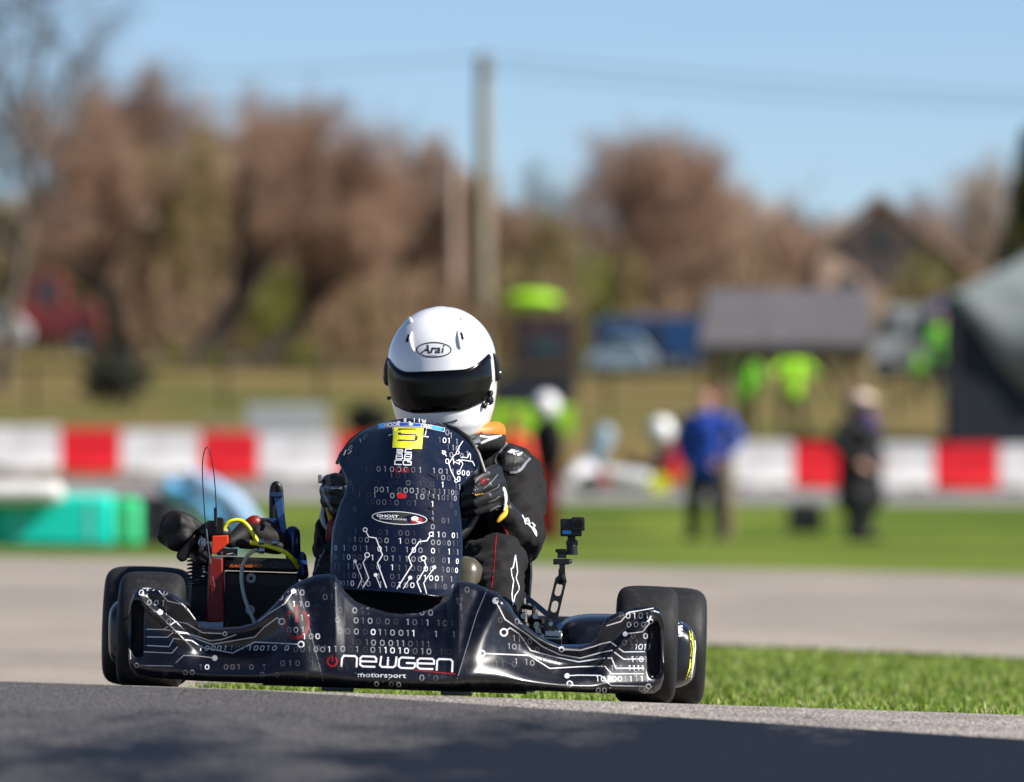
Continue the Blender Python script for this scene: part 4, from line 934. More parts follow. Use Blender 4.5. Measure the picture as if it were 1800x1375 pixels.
# ================================================================== the racing kart
ROLL = math.radians(1.9)
RX = Matrix.Rotation(ROLL, 3, 'Y')              # road bank: right side lower
kart = thing('racing_kart', (P(700, 0, 19.4).x, 19.4, zg(-.26, 19.4)), 'black racing kart with white binary digits and circuit lines, leading the picture', 'kart')
def Z2(x, y): return (x/3.055+160, y/3.055+780)
def Z3(x, y): return (x/3.82+540, y/3.82+720)
def Z4(x, y): return (x/5+540, y/5+1000)
def Z5(x, y): return (x/3.913+800, y/3.913+980)
def Z6(x, y): return (x/3.618+760, y/3.618+740)   # right arm zoom
def Z7(x, y): return (x/5.29+260, y/5.29+840)     # engine zoom
def Z8(x, y): return (x/6.878+800, y/6.878+760)   # glove zoom
def Z9(x, y): return (x/8.18+640, y/8.18+725)     # top of fairing zoom
def Z10(x, y): return (x/6.873+530, y/6.873+820)  # left glove

# --- wheels
def wheel(px0, px1, cy, d, R, wd, label=None):
    c = P((px0+px1)/2, cy, d); h = wd/2; rr = R*.50
    prof = [(-h*.80, rr), (-h*.97, rr+.012), (-h*1.0, R*.70), (-h*.97, R*.84), (-h*.86, R*.945), (-h*.66, R*.985), (-h*.3, R), (h*.3, R), (h*.66, R*.985), (h*.86, R*.945), (h*.97, R*.84), (h*1.0, R*.70), (h*.97, rr+.012), (h*.80, rr)]
    m = MB(); m.lathe(prof, c, RX, n=72); t = m.build('wheel', 'tyre', kart, sharp=80, subsurf=1)
    if label: t['label'] = label
    m = MB()
    m.lathe([(-h*.82, rr+.004), (-h*.86, rr-.006), (-h*.5, rr-.014), (h*.5, rr-.014), (h*.86, rr-.006), (h*.82, rr+.004)], c, RX, n=40, closed=False)
    m.lathe([(-h*.15, rr-.012), (-h*.2, .03), (-h*.45, .028), (-h*.45, 0)], c, RX, n=40, closed=False); m.lathe([(h*.15, rr-.012), (h*.2, .03), (h*.45, .028), (h*.45, 0)], c, RX, n=40, closed=False)
    m.build('rim', 'rim_metal', t)
    m = MB()
    for k in range(3):
        q = 2*PI*k/3
        for s in (-1, 1): m.ball(c + RX @ Vector((s*h*.22, .045*math.cos(q), .045*math.sin(q))), .007, 8)
    m.build('wheel_nut', 'steel', t)
    return c
wr_l = wheel(181, 337, 1101, 20, .141, .205); wr_r = wheel(1092, 1241, 1137, 20, .141, .198)
wf_l = wheel(207, 325, 1109, 18.95, .132, .148); wf_r = wheel(1081, 1190, 1134, 18.95, .132, .138)
# --- chassis
m = MB()
def W(x, y, z):       # kart frame: x right from centre line, y forward(-)/back, z up
    base = Vector((P(700, 0, 19.4).x, 0, zg(-.26, 19.3)))
    return base + RX @ Vector((x, 0, z)) + Vector((0, y, 0))
m.tube([W(-.30, 18.75, .05), W(-.31, 19.2, .05), W(-.30, 19.8, .055), W(-.26, 20.15, .07)], .015, 10)
m.tube([W(.30, 18.75, .05), W(.31, 19.2, .05), W(.30, 19.8, .055), W(.26, 20.15, .07)], .015, 10)
m.tube([W(-.30, 18.76, .05), W(.30, 18.76, .05)], .014, 10); m.tube([W(-.3, 19.45, .05), W(.3, 19.45, .05)], .014, 10)
m.tube([W(-.3, 18.95, .06), W(-.50, 18.95, .12)], .014, 8); m.tube([W(.3, 18.95, .06), W(.50, 18.95, .12)], .014, 8)
m.tube([W(.3, 19.15, .05), W(.48, 19.15, .09), W(.48, 19.7, .09), W(.3, 19.7, .05)], .012, 8)
m.build('chassis_frame', 'blue_frame', kart)
m = MB(); m.box(W(0, 19.1, .035), (.58, .75, .006), RX); m.build('floor_tray', 'black_plastic', kart)
m = MB(); m.tube([wr_l, wr_r], .02, 14); m.build('rear_axle', 'steel', kart)
m = MB(); m.tube([W(-.66, 20.2, .13), W(-.6, 20.27, .14), W(.6, 20.27, .14), W(.66, 20.2, .13)], .04, 12); m.build('rear_bumper', 'black_plastic', kart)
m = MB(); N = 14     # seat shell
prof = [(19.35, .07, .12), (19.5, .05, .17), (19.7, .06, .2), (19.83, .14, .21), (19.93, .27, .2), (20.0, .40, .17), (20.03, .46, .1)]
vs = []
for (y, z, hw) in prof:
    for k in range(N+1):
        a = PI*k/N; vs.append(W(.09-hw*math.cos(a), y-(.10*abs(math.cos(a))**2), z+.13*abs(math.cos(a))**2.5))
m.add(vs, [(i*(N+1)+k, i*(N+1)+k+1, (i+1)*(N+1)+k+1, (i+1)*(N+1)+k) for i in range(len(prof)-1) for k in range(N)])
o = m.build('seat', 'black_gloss', kart, subsurf=1); q = o.modifiers.new('s', 'SOLIDIFY'); q.thickness = .006

# --- nose fairing: a height field over its own outline, real depth everywhere
NT = [(226, 1078), (230, 1056), (236, 1042), (243, 1035), (258, 1033), (284, 1037), (304, 1045), (320, 1055), (330, 1068), (340, 1084), (350, 1097), (363, 1102), (389, 1104), (422, 1102), (445, 1096), (464, 1081), (487, 1058), (507, 1035), (527, 1022), (553, 1012), (579, 1009), (590, 1012), (606, 1040), (625, 1058), (650, 1068), (680, 1077), (705, 1080), (735, 1078), (760, 1070), (785, 1053), (797, 1030), (806, 1021), (831, 1025), (856, 1035), (872, 1041), (889, 1057), (905, 1080), (920, 1097), (943, 1115), (964, 1127), (984, 1135), (1017, 1136), (1038, 1131), (1048, 1123), (1056, 1108), (1061, 1095), (1068, 1085), (1086, 1077), (1119, 1068), (1150, 1067), (1160, 1071), (1165, 1080), (1168, 1100)]
NB = [(226, 1160), (230, 1176), (240, 1186), (268, 1192), (356, 1197), (487, 1202), (569, 1205), (800, 1211), (902, 1212), (1004, 1216), (1107, 1220), (1150, 1218), (1161, 1210), (1168, 1190)]
SEAM_L = lambda py: interp(py, [(1010, 519), (1035, 524), (1100, 543), (1200, 569)])
SEAM_R = lambda py: interp(py, [(1030, 859), (1080, 838), (1140, 820), (1205, 800)])
def nose_d(px, py, t):
    c = (SEAM_L(py)+SEAM_R(py))/2; hw = (SEAM_R(py)-SEAM_L(py))/2; a = abs(px-c); s = 1 if px > c else -1
    k = min(1, a/hw); d = 18.50 + .022*k*k
    if a > hw: q = (a-hw)/(345 if s > 0 else 330); d = 18.522 + (.42/806*(a-hw) + .018*(1-math.exp(-(a-hw)/60.0)) if s > 0 else .125*min(1.2, q)**1.1)
    f = sstep(hw*.9, hw*1.25, a)                # 0 centre panel, 1 flank
    up = 1-t
    cen = .17*up**1.15
    fl = .085*up + .040*math.sin(PI*min(1, max(0, (t-.05)/.72)))**1.3*sstep(hw*1.0, hw*1.7, a) - .012*math.exp(-((t-.86)/.10)**2)
    tip = sstep(300, 400, a)
    fl = lerp(fl, .05*up + .02*math.sin(PI*t), tip)
    d += lerp(cen, fl, f)
    d += .055*max(0, (t-.86)/.14)**2.2 + .02*max(0, (.06-t)/.06)**2
    # raised crease on the tips
    for (x0, y0, x1, y1, st) in ((1148, 1083, 1040, 1180, 1), (238, 1046, 348, 1146, -1)):
        L = math.hypot(x1-x0, y1-y0); nx, ny = (y1-y0)/L, -(x1-x0)/L; u = ((px-x0)*(x1-x0)+(py-y0)*(y1-y0))/L
        if -5 < u < L*1.15:
            dist = (px-x0)*nx+(py-y0)*ny; fd = sstep(-5, 20, u)*(1-sstep(L*.7, L*1.15, u))
            d -= .016*fd*math.exp(-(dist/9.0)**2); 
            if dist*st < 0: d += .020*fd*min(1, abs(dist)/14)*math.exp(-abs(dist)/60)
    for (cx, cy, rx, ry) in ((1149, 1142, 12, 50), (242, 1105, 11, 50)):
        e = ((px-cx)/rx)**4+((py-cy)/ry)**4
        d += .035*(1-sstep(.45, 1.1, e))
    return d
def build_nose():
    xs = list(np.arange(226, 236, 1.2))+list(np.arange(236, 262, 1.6))+list(np.arange(262, 575, 3.2))+list(np.arange(575, 620, 1.8))+list(np.arange(620, 780, 3.2))+list(np.arange(780, 815, 1.8))+list(np.arange(815, 1125, 3.2))+list(np.arange(1125, 1168.1, 1.5))
    nr = 54; vs = []; fs = []; mi = []
    ts = [i/nr for i in range(nr+1)]
    cols = []
    for px in xs:
        a, b = interp(px, NT), interp(px, NB); col = []
        d0 = nose_d(px, a, 0); 
        for off, dy in ((.09, 7), (.05, 2.2), (.025, -.2), (.008, -.5)): col.append(P(px, a+dy, d0+off))
        for t in ts: py = lerp(a, b, t); col.append(P(px, py, nose_d(px, py, t)))
        d1 = nose_d(px, b, 1)
        for off, dy in ((.03, .6), (.10, -2)): col.append(P(px, b+dy, d1+off))
        cols.append((px, a, b, col))
    n = len(cols[0][3])
    for c in cols: vs += c[3]
    for i in range(len(cols)-1):
        for k in range(n-1):
            fs.append((i*n+k, (i+1)*n+k, (i+1)*n+k+1, i*n+k+1))
            px = cols[i][0]; t = (k-4)/nr; py = lerp(cols[i][1], cols[i][2], t); m_ = 0
            for (cx, cy, rx, ry) in ((1149, 1142, 12, 50), (242, 1105, 11, 50)):
                if ((px-cx)/rx)**4+((py-cy)/ry)**4 < .75: m_ = 1
            mi.append(m_)
    # side returns
    for c, sg in ((cols[0][3], -1), (cols[-1][3], 1)):
        o = len(vs); vs += [v+Vector((-sg*.004, .10, 0)) for v in c]; base = 0 if sg < 0 else (len(cols)-1)*n
        for k in range(n-1): fs.append((base+k, base+k+1, o+k+1, o+k)); mi.append(0)
    m = MB(); m.v = [tuple(v) for v in vs]; m.f = fs; m.m = mi
    return m.build('nose_fairing', ['black_gloss', 'duct_pad'], kart, sharp=75)
nose = build_nose(); nb = bvh(nose)
# mounting bar, and a black sheet added as the shade in the nose opening
m = MB(); pts = [P(x, 1150, 18.92) for x in (300, 500, 700, 900, 1100)]
m.tube([P(420, 1160, 18.86), P(500, 1140, 18.78), P(700, 1135, 18.74), P(900, 1150, 18.78), P(1000, 1170, 18.86)], .012, 10); m.tube([P(560, 1100, 18.80), P(840, 1110, 18.80)], .012, 10)
m.build('bumper_bar', 'dark_metal', kart)
m = MB(); m.add([P(585, 1000, 19.02), P(812, 1005, 19.02), P(812, 1130, 18.8), P(585, 1125, 18.8), P(585, 1125, 18.9), P(812, 1130, 18.9)], [(0, 1, 2, 3), (3, 2, 5, 4)]); m.build('nose_void_shade', 'black_matte', kart)
for (a, b) in ((566, 622), (775, 830)):
    m = MB(); p0 = P(a, 1209 if a < 700 else 1216, 18.62); p1 = P(b, 1212 if a < 700 else 1219, 18.62); m.box((p0+p1)/2, ((p1-p0).length, .10, .010), RX); m.build('skid_plate', 'black_plastic', kart, bevel=.002)

# --- prints on the nose
D = Decal(ray_mapper(nb, .0004))
D.text('motorsport', *Z4(440, 950), 8.5, ang=.022, xs=1.48, mi=0)
# newgen lettering in wide square strokes
def sq(pts, w=3.1, closed=False): D.stroke([Z4(*p) for p in pts], w, 0, closed)
sl = lambda x: (x-300)*.030
def S_(pts, **k): sq([(x, y+sl(x)) for x, y in pts], **k)
S_([(300, 862), (306, 790), (322, 764), (420, 764), (438, 780), (434, 862)])
S_([(598, 853), (490, 853), (466, 838), (468, 780), (486, 764), (590, 764), (608, 780), (606, 808), (470, 808)])
S_([(652, 758), (640, 836), (656, 852), (756, 852), (776, 836), (786, 758)]); S_([(712, 764), (706, 850)])
S_([(945, 766), (830, 764), (808, 782), (804, 840), (824, 856), (930, 856), (946, 842), (948, 812), (868, 811)])
S_([(1108, 858), (990, 858), (968, 842), (970, 784), (990, 768), (1100, 768), (1116, 784), (1114, 811), (970, 811)])
S_([(1138, 870), (1142, 786), (1158, 768), (1262, 768), (1278, 786), (1274, 880)])
D.stroke([Z4(940, 892), Z4(1305, 926)], 1.3, 5)
def power(x, y, rx, ry, w, mi):
    D.ring(x, y, rx, ry, w, mi, 26, math.radians(-55), math.radians(235)); D.stroke([(x, y-ry*1.12), (x, y-ry*.05)], w*.9, mi)
power(*Z4(222, 815), 9.6, 9.6, 2.6, 5)
power(*Z2(1105, 965), 23, 29, 6.5, 4)
# seams
for q in (0,):
    D.stroke([(SEAM_R(y), y) for y in range(1037, 1204, 6)], 1.0, 1); D.stroke([(SEAM_L(y), y) for y in range(1024, 1200, 6)], .8, 1)
# circuits, left flank
def ck(T, pts, w=1.7, mi=0, e0=None, e1=None, r=3.6):
    Q = [Vector(T(*p)) for p in pts]; E0, E1 = Q[0].copy(), Q[-1].copy()
    if e0 == 'ring' and (Q[1]-Q[0]).length > r*1.3: Q[0] = Q[0]+(Q[1]-Q[0]).normalized()*r*1.1
    if e1 == 'ring' and (Q[-2]-Q[-1]).length > r*1.3: Q[-1] = Q[-1]+(Q[-2]-Q[-1]).normalized()*r*1.1
    D.stroke([tuple(q) for q in Q], w, mi)
    for e, q in ((e0, E0), (e1, E1)):
        if e == 'dot': D.disc(*q, r*1.15, mi=mi)
        if e == 'ring': D.ring(*q, r*1.25, r*1.25, r*.48, mi)
ck(Z2, [(262, 778), (340, 778), (365, 790), (412, 845), (490, 862), (520, 890), (560, 945), (600, 975)], 1.6)
ck(Z2, [(320, 900), (372, 905)], 1.3, 0, None, 'dot', 4.3)
ck(Z2, [(385, 1000), (455, 955), (515, 965), (600, 1015), (720, 1020)], 1.6, 0, None, 'ring', 3.2)
ck(Z2, [(285, 996), (395, 998), (440, 1005), (520, 1018), (640, 1058), (700, 1052), (780, 1025)], 1.6)
ck(Z2, [(285, 1037), (410, 1040), (440, 1015), (520, 1020), (560, 1045), (650, 1078), (740, 1062), (880, 1038), (930, 985), (1000, 935), (1025, 955)], 1.7, 0, None, 'ring', 5)
ck(Z2, [(285, 1083), (420, 1090), (445, 1045), (540, 1058), (600, 1095), (760, 1125), (880, 1065), (1128, 1078)], 1.7, 0, None, 'ring', 5)
ck(Z2, [(285, 1118), (435, 1125), (470, 1085)], 1.3, 1)
ck(Z2, [(455, 1178), (498, 1137), (570, 1140), (665, 1152)], 1.2, 1, None, 'dot', 4.3)
ck(Z2, [(246, 1190), (440, 1195)], 1.2, 1, 'ring', None, 3.6)
ck(Z2, [(1087, 792), (1040, 860), (960, 910), (900, 955)], 1.3, 0, 'dot', None, 3.8)
# circuits, right flank
ck(Z5, [(279, 298), (342, 425), (490, 525), (600, 612), (720, 668), (860, 692), (1000, 655), (1080, 640), (1160, 700), (1300, 698)], 2.0, 0, 'dot', None, 5.0)
ck(Z5, [(335, 515), (378, 484), (440, 525), (520, 640), (690, 685), (850, 718), (1000, 696), (1075, 690), (1105, 762), (1300, 762)], 2.1, 0, 'ring', None, 6)
ck(Z5, [(184, 660), (510, 674), (650, 764), (860, 752), (1030, 748), (1075, 800), (1295, 800)], 1.8, 0, 'ring', None, 5)
ck(Z5, [(732, 632), (860, 638), (960, 610), (1000, 595), (1070, 580), (1145, 640), (1160, 650), (1305, 648)], 1.7, 0, 'ring', None, 4)
ck(Z5, [(1040, 470), (1140, 440), (1195, 378), (1365, 350)], 1.7)
ck(Z5, [(1170, 527), (1290, 510), (1345, 440)], 1.5, 0, 'dot', 'ring', 3.8)
ck(Z5, [(770, 815), (850, 810), (1000, 812), (1070, 880), (1330, 886)], 1.6, 0, 'dot', 'ring', 4)
ck(Z5, [(788, 870), (788, 872)], 1.5, 0, 'ring', None, 4.6)
D.stroke([Z5(285, 676), Z5(360, 725), Z5(440, 752)], .6, 2)
# digits, centre
BR = {'A': 0, 'B': 1, 'C': 2, 'D': 3}
def row(T, y, toks, h=10.5, w=8.4, sw=1.55, dy=.03, sl=0.0, k=1.0):
    for tk in toks.split():
        ch, b, x = tk[0], BR[tk[1]], float(tk[2:]); X, Y = T(x, y + (x-600)*dy*1.0); D.digit(ch, X, Y, h, w, sw, b, dy, sl)
row(Z4, 372, '1D245 0D285 1D350 0B418 1C485 1B535 1C580 0C935 0B1010 0B1085')
row(Z4, 262, '0C158 1D215 0D1215 1D1350 1C1320', 10.5, 8.4, 1.5)
row(Z4, 160, '0C1405 0D250')
row(Z4, 315, '0C1215 0D1280 1C1350')
row(Z4, 230, '1D1310 1D1360')
row(Z4, 460, '0C265 0B430 1C490 0B553 0D625 0C705 0D780 1B885 0C945 1D1010 1B1058 1C1155 0C1215 1C1275')
row(Z4, 410, '1D1360')
row(Z4, 557, '0C283 0C355 0B432 0D510 0A580 1B640 1C688 0B750 0B825 1B885 1A935 1B1133 1C1290')
row(Z4, 650, '1D400 0D450 1C525 0B583 0B660 0B735 1B795 1B845 0C908 1D965 1C1015 1C1065')
row(Z4, 713, '1D25 0C95 1C158 1B250 0B312 0D380 1B440 0D510 0B577 1B640 1A690 0A750 1A815 0A873 0C948 1B1013 0B1070 1D1180 0D1250')
row(Z4, 945, '1D425 1D480 0D540 1D590 0B1008 1D1070 0C1130 1D1190')
row(Z4, 1010, '1D520 1C560 0A610 1B670 0B740 0A805 1C860 0D920', 9)
row(Z4, 810, '1D50 1D95 0D30 1D720'); row(Z4, 880, '0D60 1D110 0D290 1D350')
rng = random.Random(8)
def digits_area(T, pts, h=10, w=8, sw=1.4, dy=.02, sl=0.0, pal=(0, 1, 1, 2, 2, 3)):
    for x, y in pts: X, Y = T(x, y); D.digit(rng.choice('01'), X, Y, h, w, sw, rng.choice(pal), dy, sl)
def line(T, y0, x0, st, s, **k):
    for i, c in enumerate(s):
        if c == ' ': continue
        X, Y = T(x0+i*st, y0+i*st*k.get('sl_', 0)); D.digit('0' if c in '0oq' else '1', X, Y, k.get('h', 10), k.get('w', 8), k.get('sw', 1.5), {'0': 0, '1': 0, 'o': 1, 'i': 1, 'q': 2, 'l': 2}[c], k.get('dy', 0), k.get('sl', 0))
line(Z2, 800, 270, 33, '0111o', sl=.25); line(Z2, 852, 275, 38, 'io01', sl=.15, sl_=.03); line(Z2, 905, 338, 33, 'q1i'); line(Z2, 955, 385, 32, 'lq')
line(Z2, 1098, 590, 33, '10001iql10010 0', sl=.3, h=9); line(Z2, 1200, 590, 34, 'l0  qql q l', h=9); line(Z2, 1228, 400, 36, 'q  oo', h=9)
line(Z2, 845, 985, 36, 'l0i', sl=.3, sl_=-.5); line(Z2, 800, 1100, 34, 'io'); line(Z2, 862, 1090, 36, '1io'); line(Z2, 1000, 1065, 36, 'ooi'); line(Z2, 935, 1065, 34, 'l i1'); line(Z2, 1035, 1110, 36, 'l1o0')
line(Z2, 1105, 1100, 36, 'qqloo1'); line(Z2, 1180, 1030, 40, 'qlq l'); line(Z2, 1240, 920, 40, 'q qll l', h=9); line(Z2, 1060, 1010, 36, 'll')
line(Z5, 400, 1145, 44, 'q0101', h=10.5, dy=-.02); line(Z5, 462, 1195, 50, 'ooo', dy=-.02); line(Z5, 585, 1165, 42, 'qll', h=10); line(Z5, 615, 1215, 30, 'l1011', h=10, sl=.2)
line(Z5, 540, 1225, 42, 'q 0i'); line(Z5, 700, 1190, 30, 'q1i0i'); line(Z5, 760, 1080, 30, 'iii 1111', h=9); line(Z5, 800, 1240, 30, 'ol', h=9)
line(Z5, 835, 980, 38, '10100i1i1i1', h=9.5); line(Z5, 912, 985, 42, '001i ', h=9.5); line(Z5, 905, 1280, 36, 'o01', h=9); line(Z5, 830, 1365, 28, 'ii', h=10)
line(Z5, 430, 310, 60, 'q li'); line(Z5, 440, 425, 30, 'oo', sl=.1, dy=.3); line(Z5, 555, 405, 36, 'iiio', dy=.15, sl_=.2); line(Z5, 610, 370, 36, 'ioi', dy=.1, sl_=.12)
line(Z5, 635, 565, 36, 'o l', dy=.2); line(Z5, 715, 420, 0, 'i'); line(Z5, 720, 490, 40, 'io', dy=.1, sl_=.15); line(Z5, 735, 205, 40, 'lqll q', sw=1.1); line(Z5, 690, 600, 40, 'lqq', dy=.15, sl_=.15)
line(Z5, 890, 330, 55, 'll qlq lq l', sw=1.1, h=9)
D.build('nose_graphics', PR, kart)

# --- steering fairing (tall panel in front of the wheel)
FR = [(672, 743, 768, 742), (640, 757, 797, 757), (622, 773, 814, 769), (606, 788, 824, 780), (598, 803, 834, 793), (595, 812, 841, 808), (601, 825, 842, 822), (609, 846, 830, 836), (606, 866, 812, 852), (598, 885, 808, 866), (592, 903, 807, 884), (586, 925, 810, 908), (583, 945, 812, 936), (581, 982, 813, 962), (580, 1005, 812, 990), (583, 1020, 809, 1013), (592, 1031, 803, 1032), (604, 1035, 793, 1044), (630, 1038, 770, 1049)]
def fair(u, v):
    q = v*(len(FR)-1); i = min(len(FR)-2, int(q)); f = q-i; A, B_ = FR[i], FR[i+1]
    if 0 < i < len(FR)-2:      # Catmull-Rom for a smooth rim
        A0, B3 = FR[i-1], FR[i+2]; r = [0.5*((2*A[k])+(-A0[k]+B_[k])*f+(2*A0[k]-5*A[k]+4*B_[k]-B3[k])*f*f+(-A0[k]+3*A[k]-3*B_[k]+B3[k])*f**3) for k in range(4)]
    else: r = [lerp(A[k], B_[k], f) for k in range(4)]
    px, py = lerp(r[0], r[2], u), lerp(r[1], r[3], u); s = abs(2*u-1)
    arch = -7.0*(1-s*s)*max(0, 1-v*5) + 0
    arch -= 7*(1-s*s)*max(0, (v-.9)/.1)*.4
    yy = (py-740)/310; dz = 19.42-.50*yy**.9
    w1 = sstep(0, .75, 1-s); w2 = 1-s**2.6
    sa = min(1.0, abs(px-lerp(716, 697, min(1, yy)))/121); w1 = .5+.5*math.cos(PI*sa); w2 = 1-sa**2.4
    b = lerp(w1, w2, sstep(.0, .7, v)); Bd = lerp(.19, .10, min(1, v*1.1))
    return P(px, py+arch, dz-Bd*b+.03*max(0, 1-v*14))
def fmap(u, v, lift=.0014):
    e = .004; p = fair(u, v); a = fair(min(1, u+e), v)-fair(max(0, u-e), v); b = fair(u, min(1, v+e))-fair(u, max(0, v-e)); n = a.cross(b).normalized()
    if n.y > 0: n = -n
    return p+n*lift
m = MB(); NU, NV = 60, 90
m.add([fair(k/NU, i/NV) for i in range(NV+1) for k in range(NU+1)], [(i*(NU+1)+k, i*(NU+1)+k+1, (i+1)*(NU+1)+k+1, (i+1)*(NU+1)+k) for i in range(NV) for k in range(NU)])
fairing = m.build('steering_fairing', 'fairing_paint', kart, sharp=80); q = fairing.modifiers.new('s', 'SOLIDIFY'); q.thickness = .003
q.offset = 1 if fairing.data.polygons[100].normal.y > 0 else -1
fb = bvh(fairing)
# louvre slots on its right side
for k, (x, y) in enumerate([(820, 540), (838, 600), (838, 672), (835, 750), (835, 445)]):
    px, py = Z3(x, y); c = ray_mapper(fb, .001)(px, py)
    if c: m = MB(); m.caps([c+Vector((-.006, -.001, .004)), c+Vector((.006, .001, -.003))], .0022, 8); m.build('louvre', 'black_matte', kart)
m = MB(); m.tube([P(778, 744, 19.45), P(800, 755, 19.44), (P(822, 773, 19.43)), P(838, 800, 19.41), P(849, 832, 19.40)], [.001, .005, .0075, .0075, .007], 10, flat=1.3); m.build('edge_trim', 'black_plastic', kart)
m = MB(); m.tube([P(663, 745, 19.46), P(640, 757, 19.45), P(618, 775, 19.44), P(600, 800, 19.43), P(592, 815, 19.42)], [.001, .004, .006, .006, .004], 10); m.build('edge_trim', 'black_plastic', kart)
D = Decal(lambda u, v: fmap(u, v)); 
rng = random.Random(4)
# binary rows follow the panel; sizes in u,v: width ~ 230 px, height ~ 300 px
def vof(py):
    lo, hi = 0.0, 1.0
    for _ in range(24):
        mid = (lo+hi)/2; q = mid*(len(FR)-1); i = min(len(FR)-2, int(q)); y = lerp((FR[i][1]+FR[i][3])/2, (FR[i+1][1]+FR[i+1][3])/2, q-i)
        if y < py: lo = mid
        else: hi = mid
    return (lo+hi)/2
D = Decal(ray_mapper(fb, .0004))
def edges(py):
    L = [(r[1], r[0]) for r in FR]; R_ = [(r[3], r[2]) for r in FR]
    return interp(py, L), interp(py, R_)
rows = [(771, .25, 0), (783, .3, 0), (796, .4, 0), (808, .5, 0), (826, .85, 1), (837, .5, 1), (849, .5, 1), (862, .8, 1), (872, .8, 1), (884, .5, 1), (898, .2, 0), (912, .2, 0), (924, .4, 0), (937, .6, 1), (951, .8, 1), (966, .85, 1), (982, .85, 1), (998, .9, 1), (1014, .9, 1), (1028, .7, 1)]
for py, den, mid in rows:
    n = 24; L_, R_ = edges(py); cx, hw = (L_+R_)/2, (R_-L_)/2
    for k in range(n):
        s_ = -1+2*(k+.5)/n; th = s_*1.15; x = cx+hw*math.sin(th)/math.sin(1.15); fw = max(.35, math.cos(th)**.7); y = py+(x-cx)*.035+5*abs(s_)**2.5*(1 if py < 860 else .3)
        if -.5 < s_ < .12 and py < 820: continue
        if not mid and -.5 < s_ < .4: continue
        dd = den*(1.3 if s_ > .42 and py < 930 else 1) * (.55 if s_ < -.5 and py < 930 else 1)
        if rng.random() > dd or abs(s_) > .95: continue
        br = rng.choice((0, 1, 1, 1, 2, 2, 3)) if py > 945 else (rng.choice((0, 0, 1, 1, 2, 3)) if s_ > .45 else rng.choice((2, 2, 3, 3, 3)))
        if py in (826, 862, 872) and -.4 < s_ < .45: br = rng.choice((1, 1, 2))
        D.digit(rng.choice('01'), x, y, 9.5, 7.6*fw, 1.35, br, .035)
DR = Decal(ray_mapper(fb, .0005))
Dn = D; D = DR
ck(Z3, [(390, 808), (414, 856), (462, 864), (506, 978), (472, 1032), (533, 1198)], 1.9, 0, 'ring', None, 3.4)
ck(Z3, [(832, 838), (803, 882), (752, 888), (680, 992), (702, 1048), (602, 1205)], 1.9, 0, 'ring', None, 3.4)
ck(Z3, [(403, 978), (376, 1030), (414, 1132), (373, 1200)], 1.7, 0, 'ring', None, 4.0)
ck(Z3, [(781, 1000), (800, 1058), (737, 1158), (765, 1228)], 1.7, 0, 'ring', None, 4.0)
ck(Z3, [(322, 1020), (368, 1138), (340, 1200)], 1.3, 0, 'dot', None, 2.8)
ck(Z3, [(853, 1060), (782, 1165), (802, 1238)], 1.5, 0, 'dot', None, 2.8)
ck(Z3, [(460, 1112), (493, 1198)], 1.3, 0, 'dot', None, 3.0); ck(Z3, [(692, 1130), (645, 1204)], 1.3, 0, 'dot', None, 3.0)
# circuits on the right wing
ck(Z3, [(1045, 212), (1020, 250), (1008, 275)], 1.4); ck(Z3, [(1010, 290), (985, 310), (950, 365), (968, 420), (1000, 480)], 1.5, 0, 'ring', 'ring', 2.6)
ck(Z3, [(1000, 345), (1040, 340), (1110, 350), (1125, 380)], 1.5); ck(Z3, [(1090, 290), (1075, 325), (1035, 320)], 1.4); ck(Z3, [(1045, 365), (1018, 425)], 1.2, 0, None, 'ring', 2.6); ck(Z3, [(985, 350), (1015, 365), (1035, 345), (1045, 370)], 1.3)
D.disc(*Z3(918, 290), 3.6, mi=0); D.stroke([Z3(905, 275), Z3(935, 315)], 1.4, 0)
for x, y, a in ((940, 155, 0), (965, 175, 1), (1010, 262, 0), (1075, 300, 1)): D.digit('01'[a], *Z3(x, y), 10, 7, 1.4, 1)
ck(Z3, [(345, 168), (362, 222)], 1.3); D.digit('0', *Z3(390, 185), 10, 6, 1.3, 1, 0, .5); ck(Z3, [(262, 272), (246, 308)], 1.3); D.digit('0', *Z3(290, 260), 10, 6, 1.3, 1, 0, .5); ck(Z3, [(300, 280), (275, 300)], 1.0)
# race number plate
def quad(pts, mi, n=16, lift=None):
    a, b, c, d_ = [Vector(p) for p in pts]
    for i in range(n):
        for k in range(n):
            f = lambda u, v: tuple((a.lerp(b, u)).lerp(d_.lerp(c, u), v)); D.poly([f(i/n, k/n), f((i+1)/n, k/n), f((i+1)/n, (k+1)/n), f(i/n, (k+1)/n)], mi)
# banner behind it
ban = [Z9(205, 175), Z9(400, 140), Z9(620, 148), Z9(860, 165), Z9(1165, 225)]; ban2 = [Z9(190, 245), Z9(400, 215), Z9(620, 205), Z9(860, 220), Z9(1150, 285)]
def strip(A, Bn, mi, s0=0.0, s1=1.0, t0=0.0, t1=1.0, n=24):
    def at(L, t): q = t*(len(L)-1); i = min(len(L)-2, int(q)); f = q-i; return Vector(L[i]).lerp(Vector(L[i+1]), f)
    for k in range(n):
        a, b = lerp(s0, s1, k/n), lerp(s0, s1, (k+1)/n); p, q = at(A, a), at(A, b); r, t = at(Bn, a), at(Bn, b)
        D.poly([tuple(p.lerp(r, t0)), tuple(q.lerp(t, t0)), tuple(q.lerp(t, t1)), tuple(p.lerp(r, t1))], mi)
D.map = ray_mapper(fb, .0006); strip(ban, ban2, 0)
D.map = ray_mapper(fb, .0009); strip(ban, ban2, 12, .01, .99, .1, .9)
D.map = ray_mapper(fb, .0012); strip(ban, ban2, 7, .03, .11, .15, .85, 6); strip(ban, ban2, 7, .83, .97, .15, .85, 6)
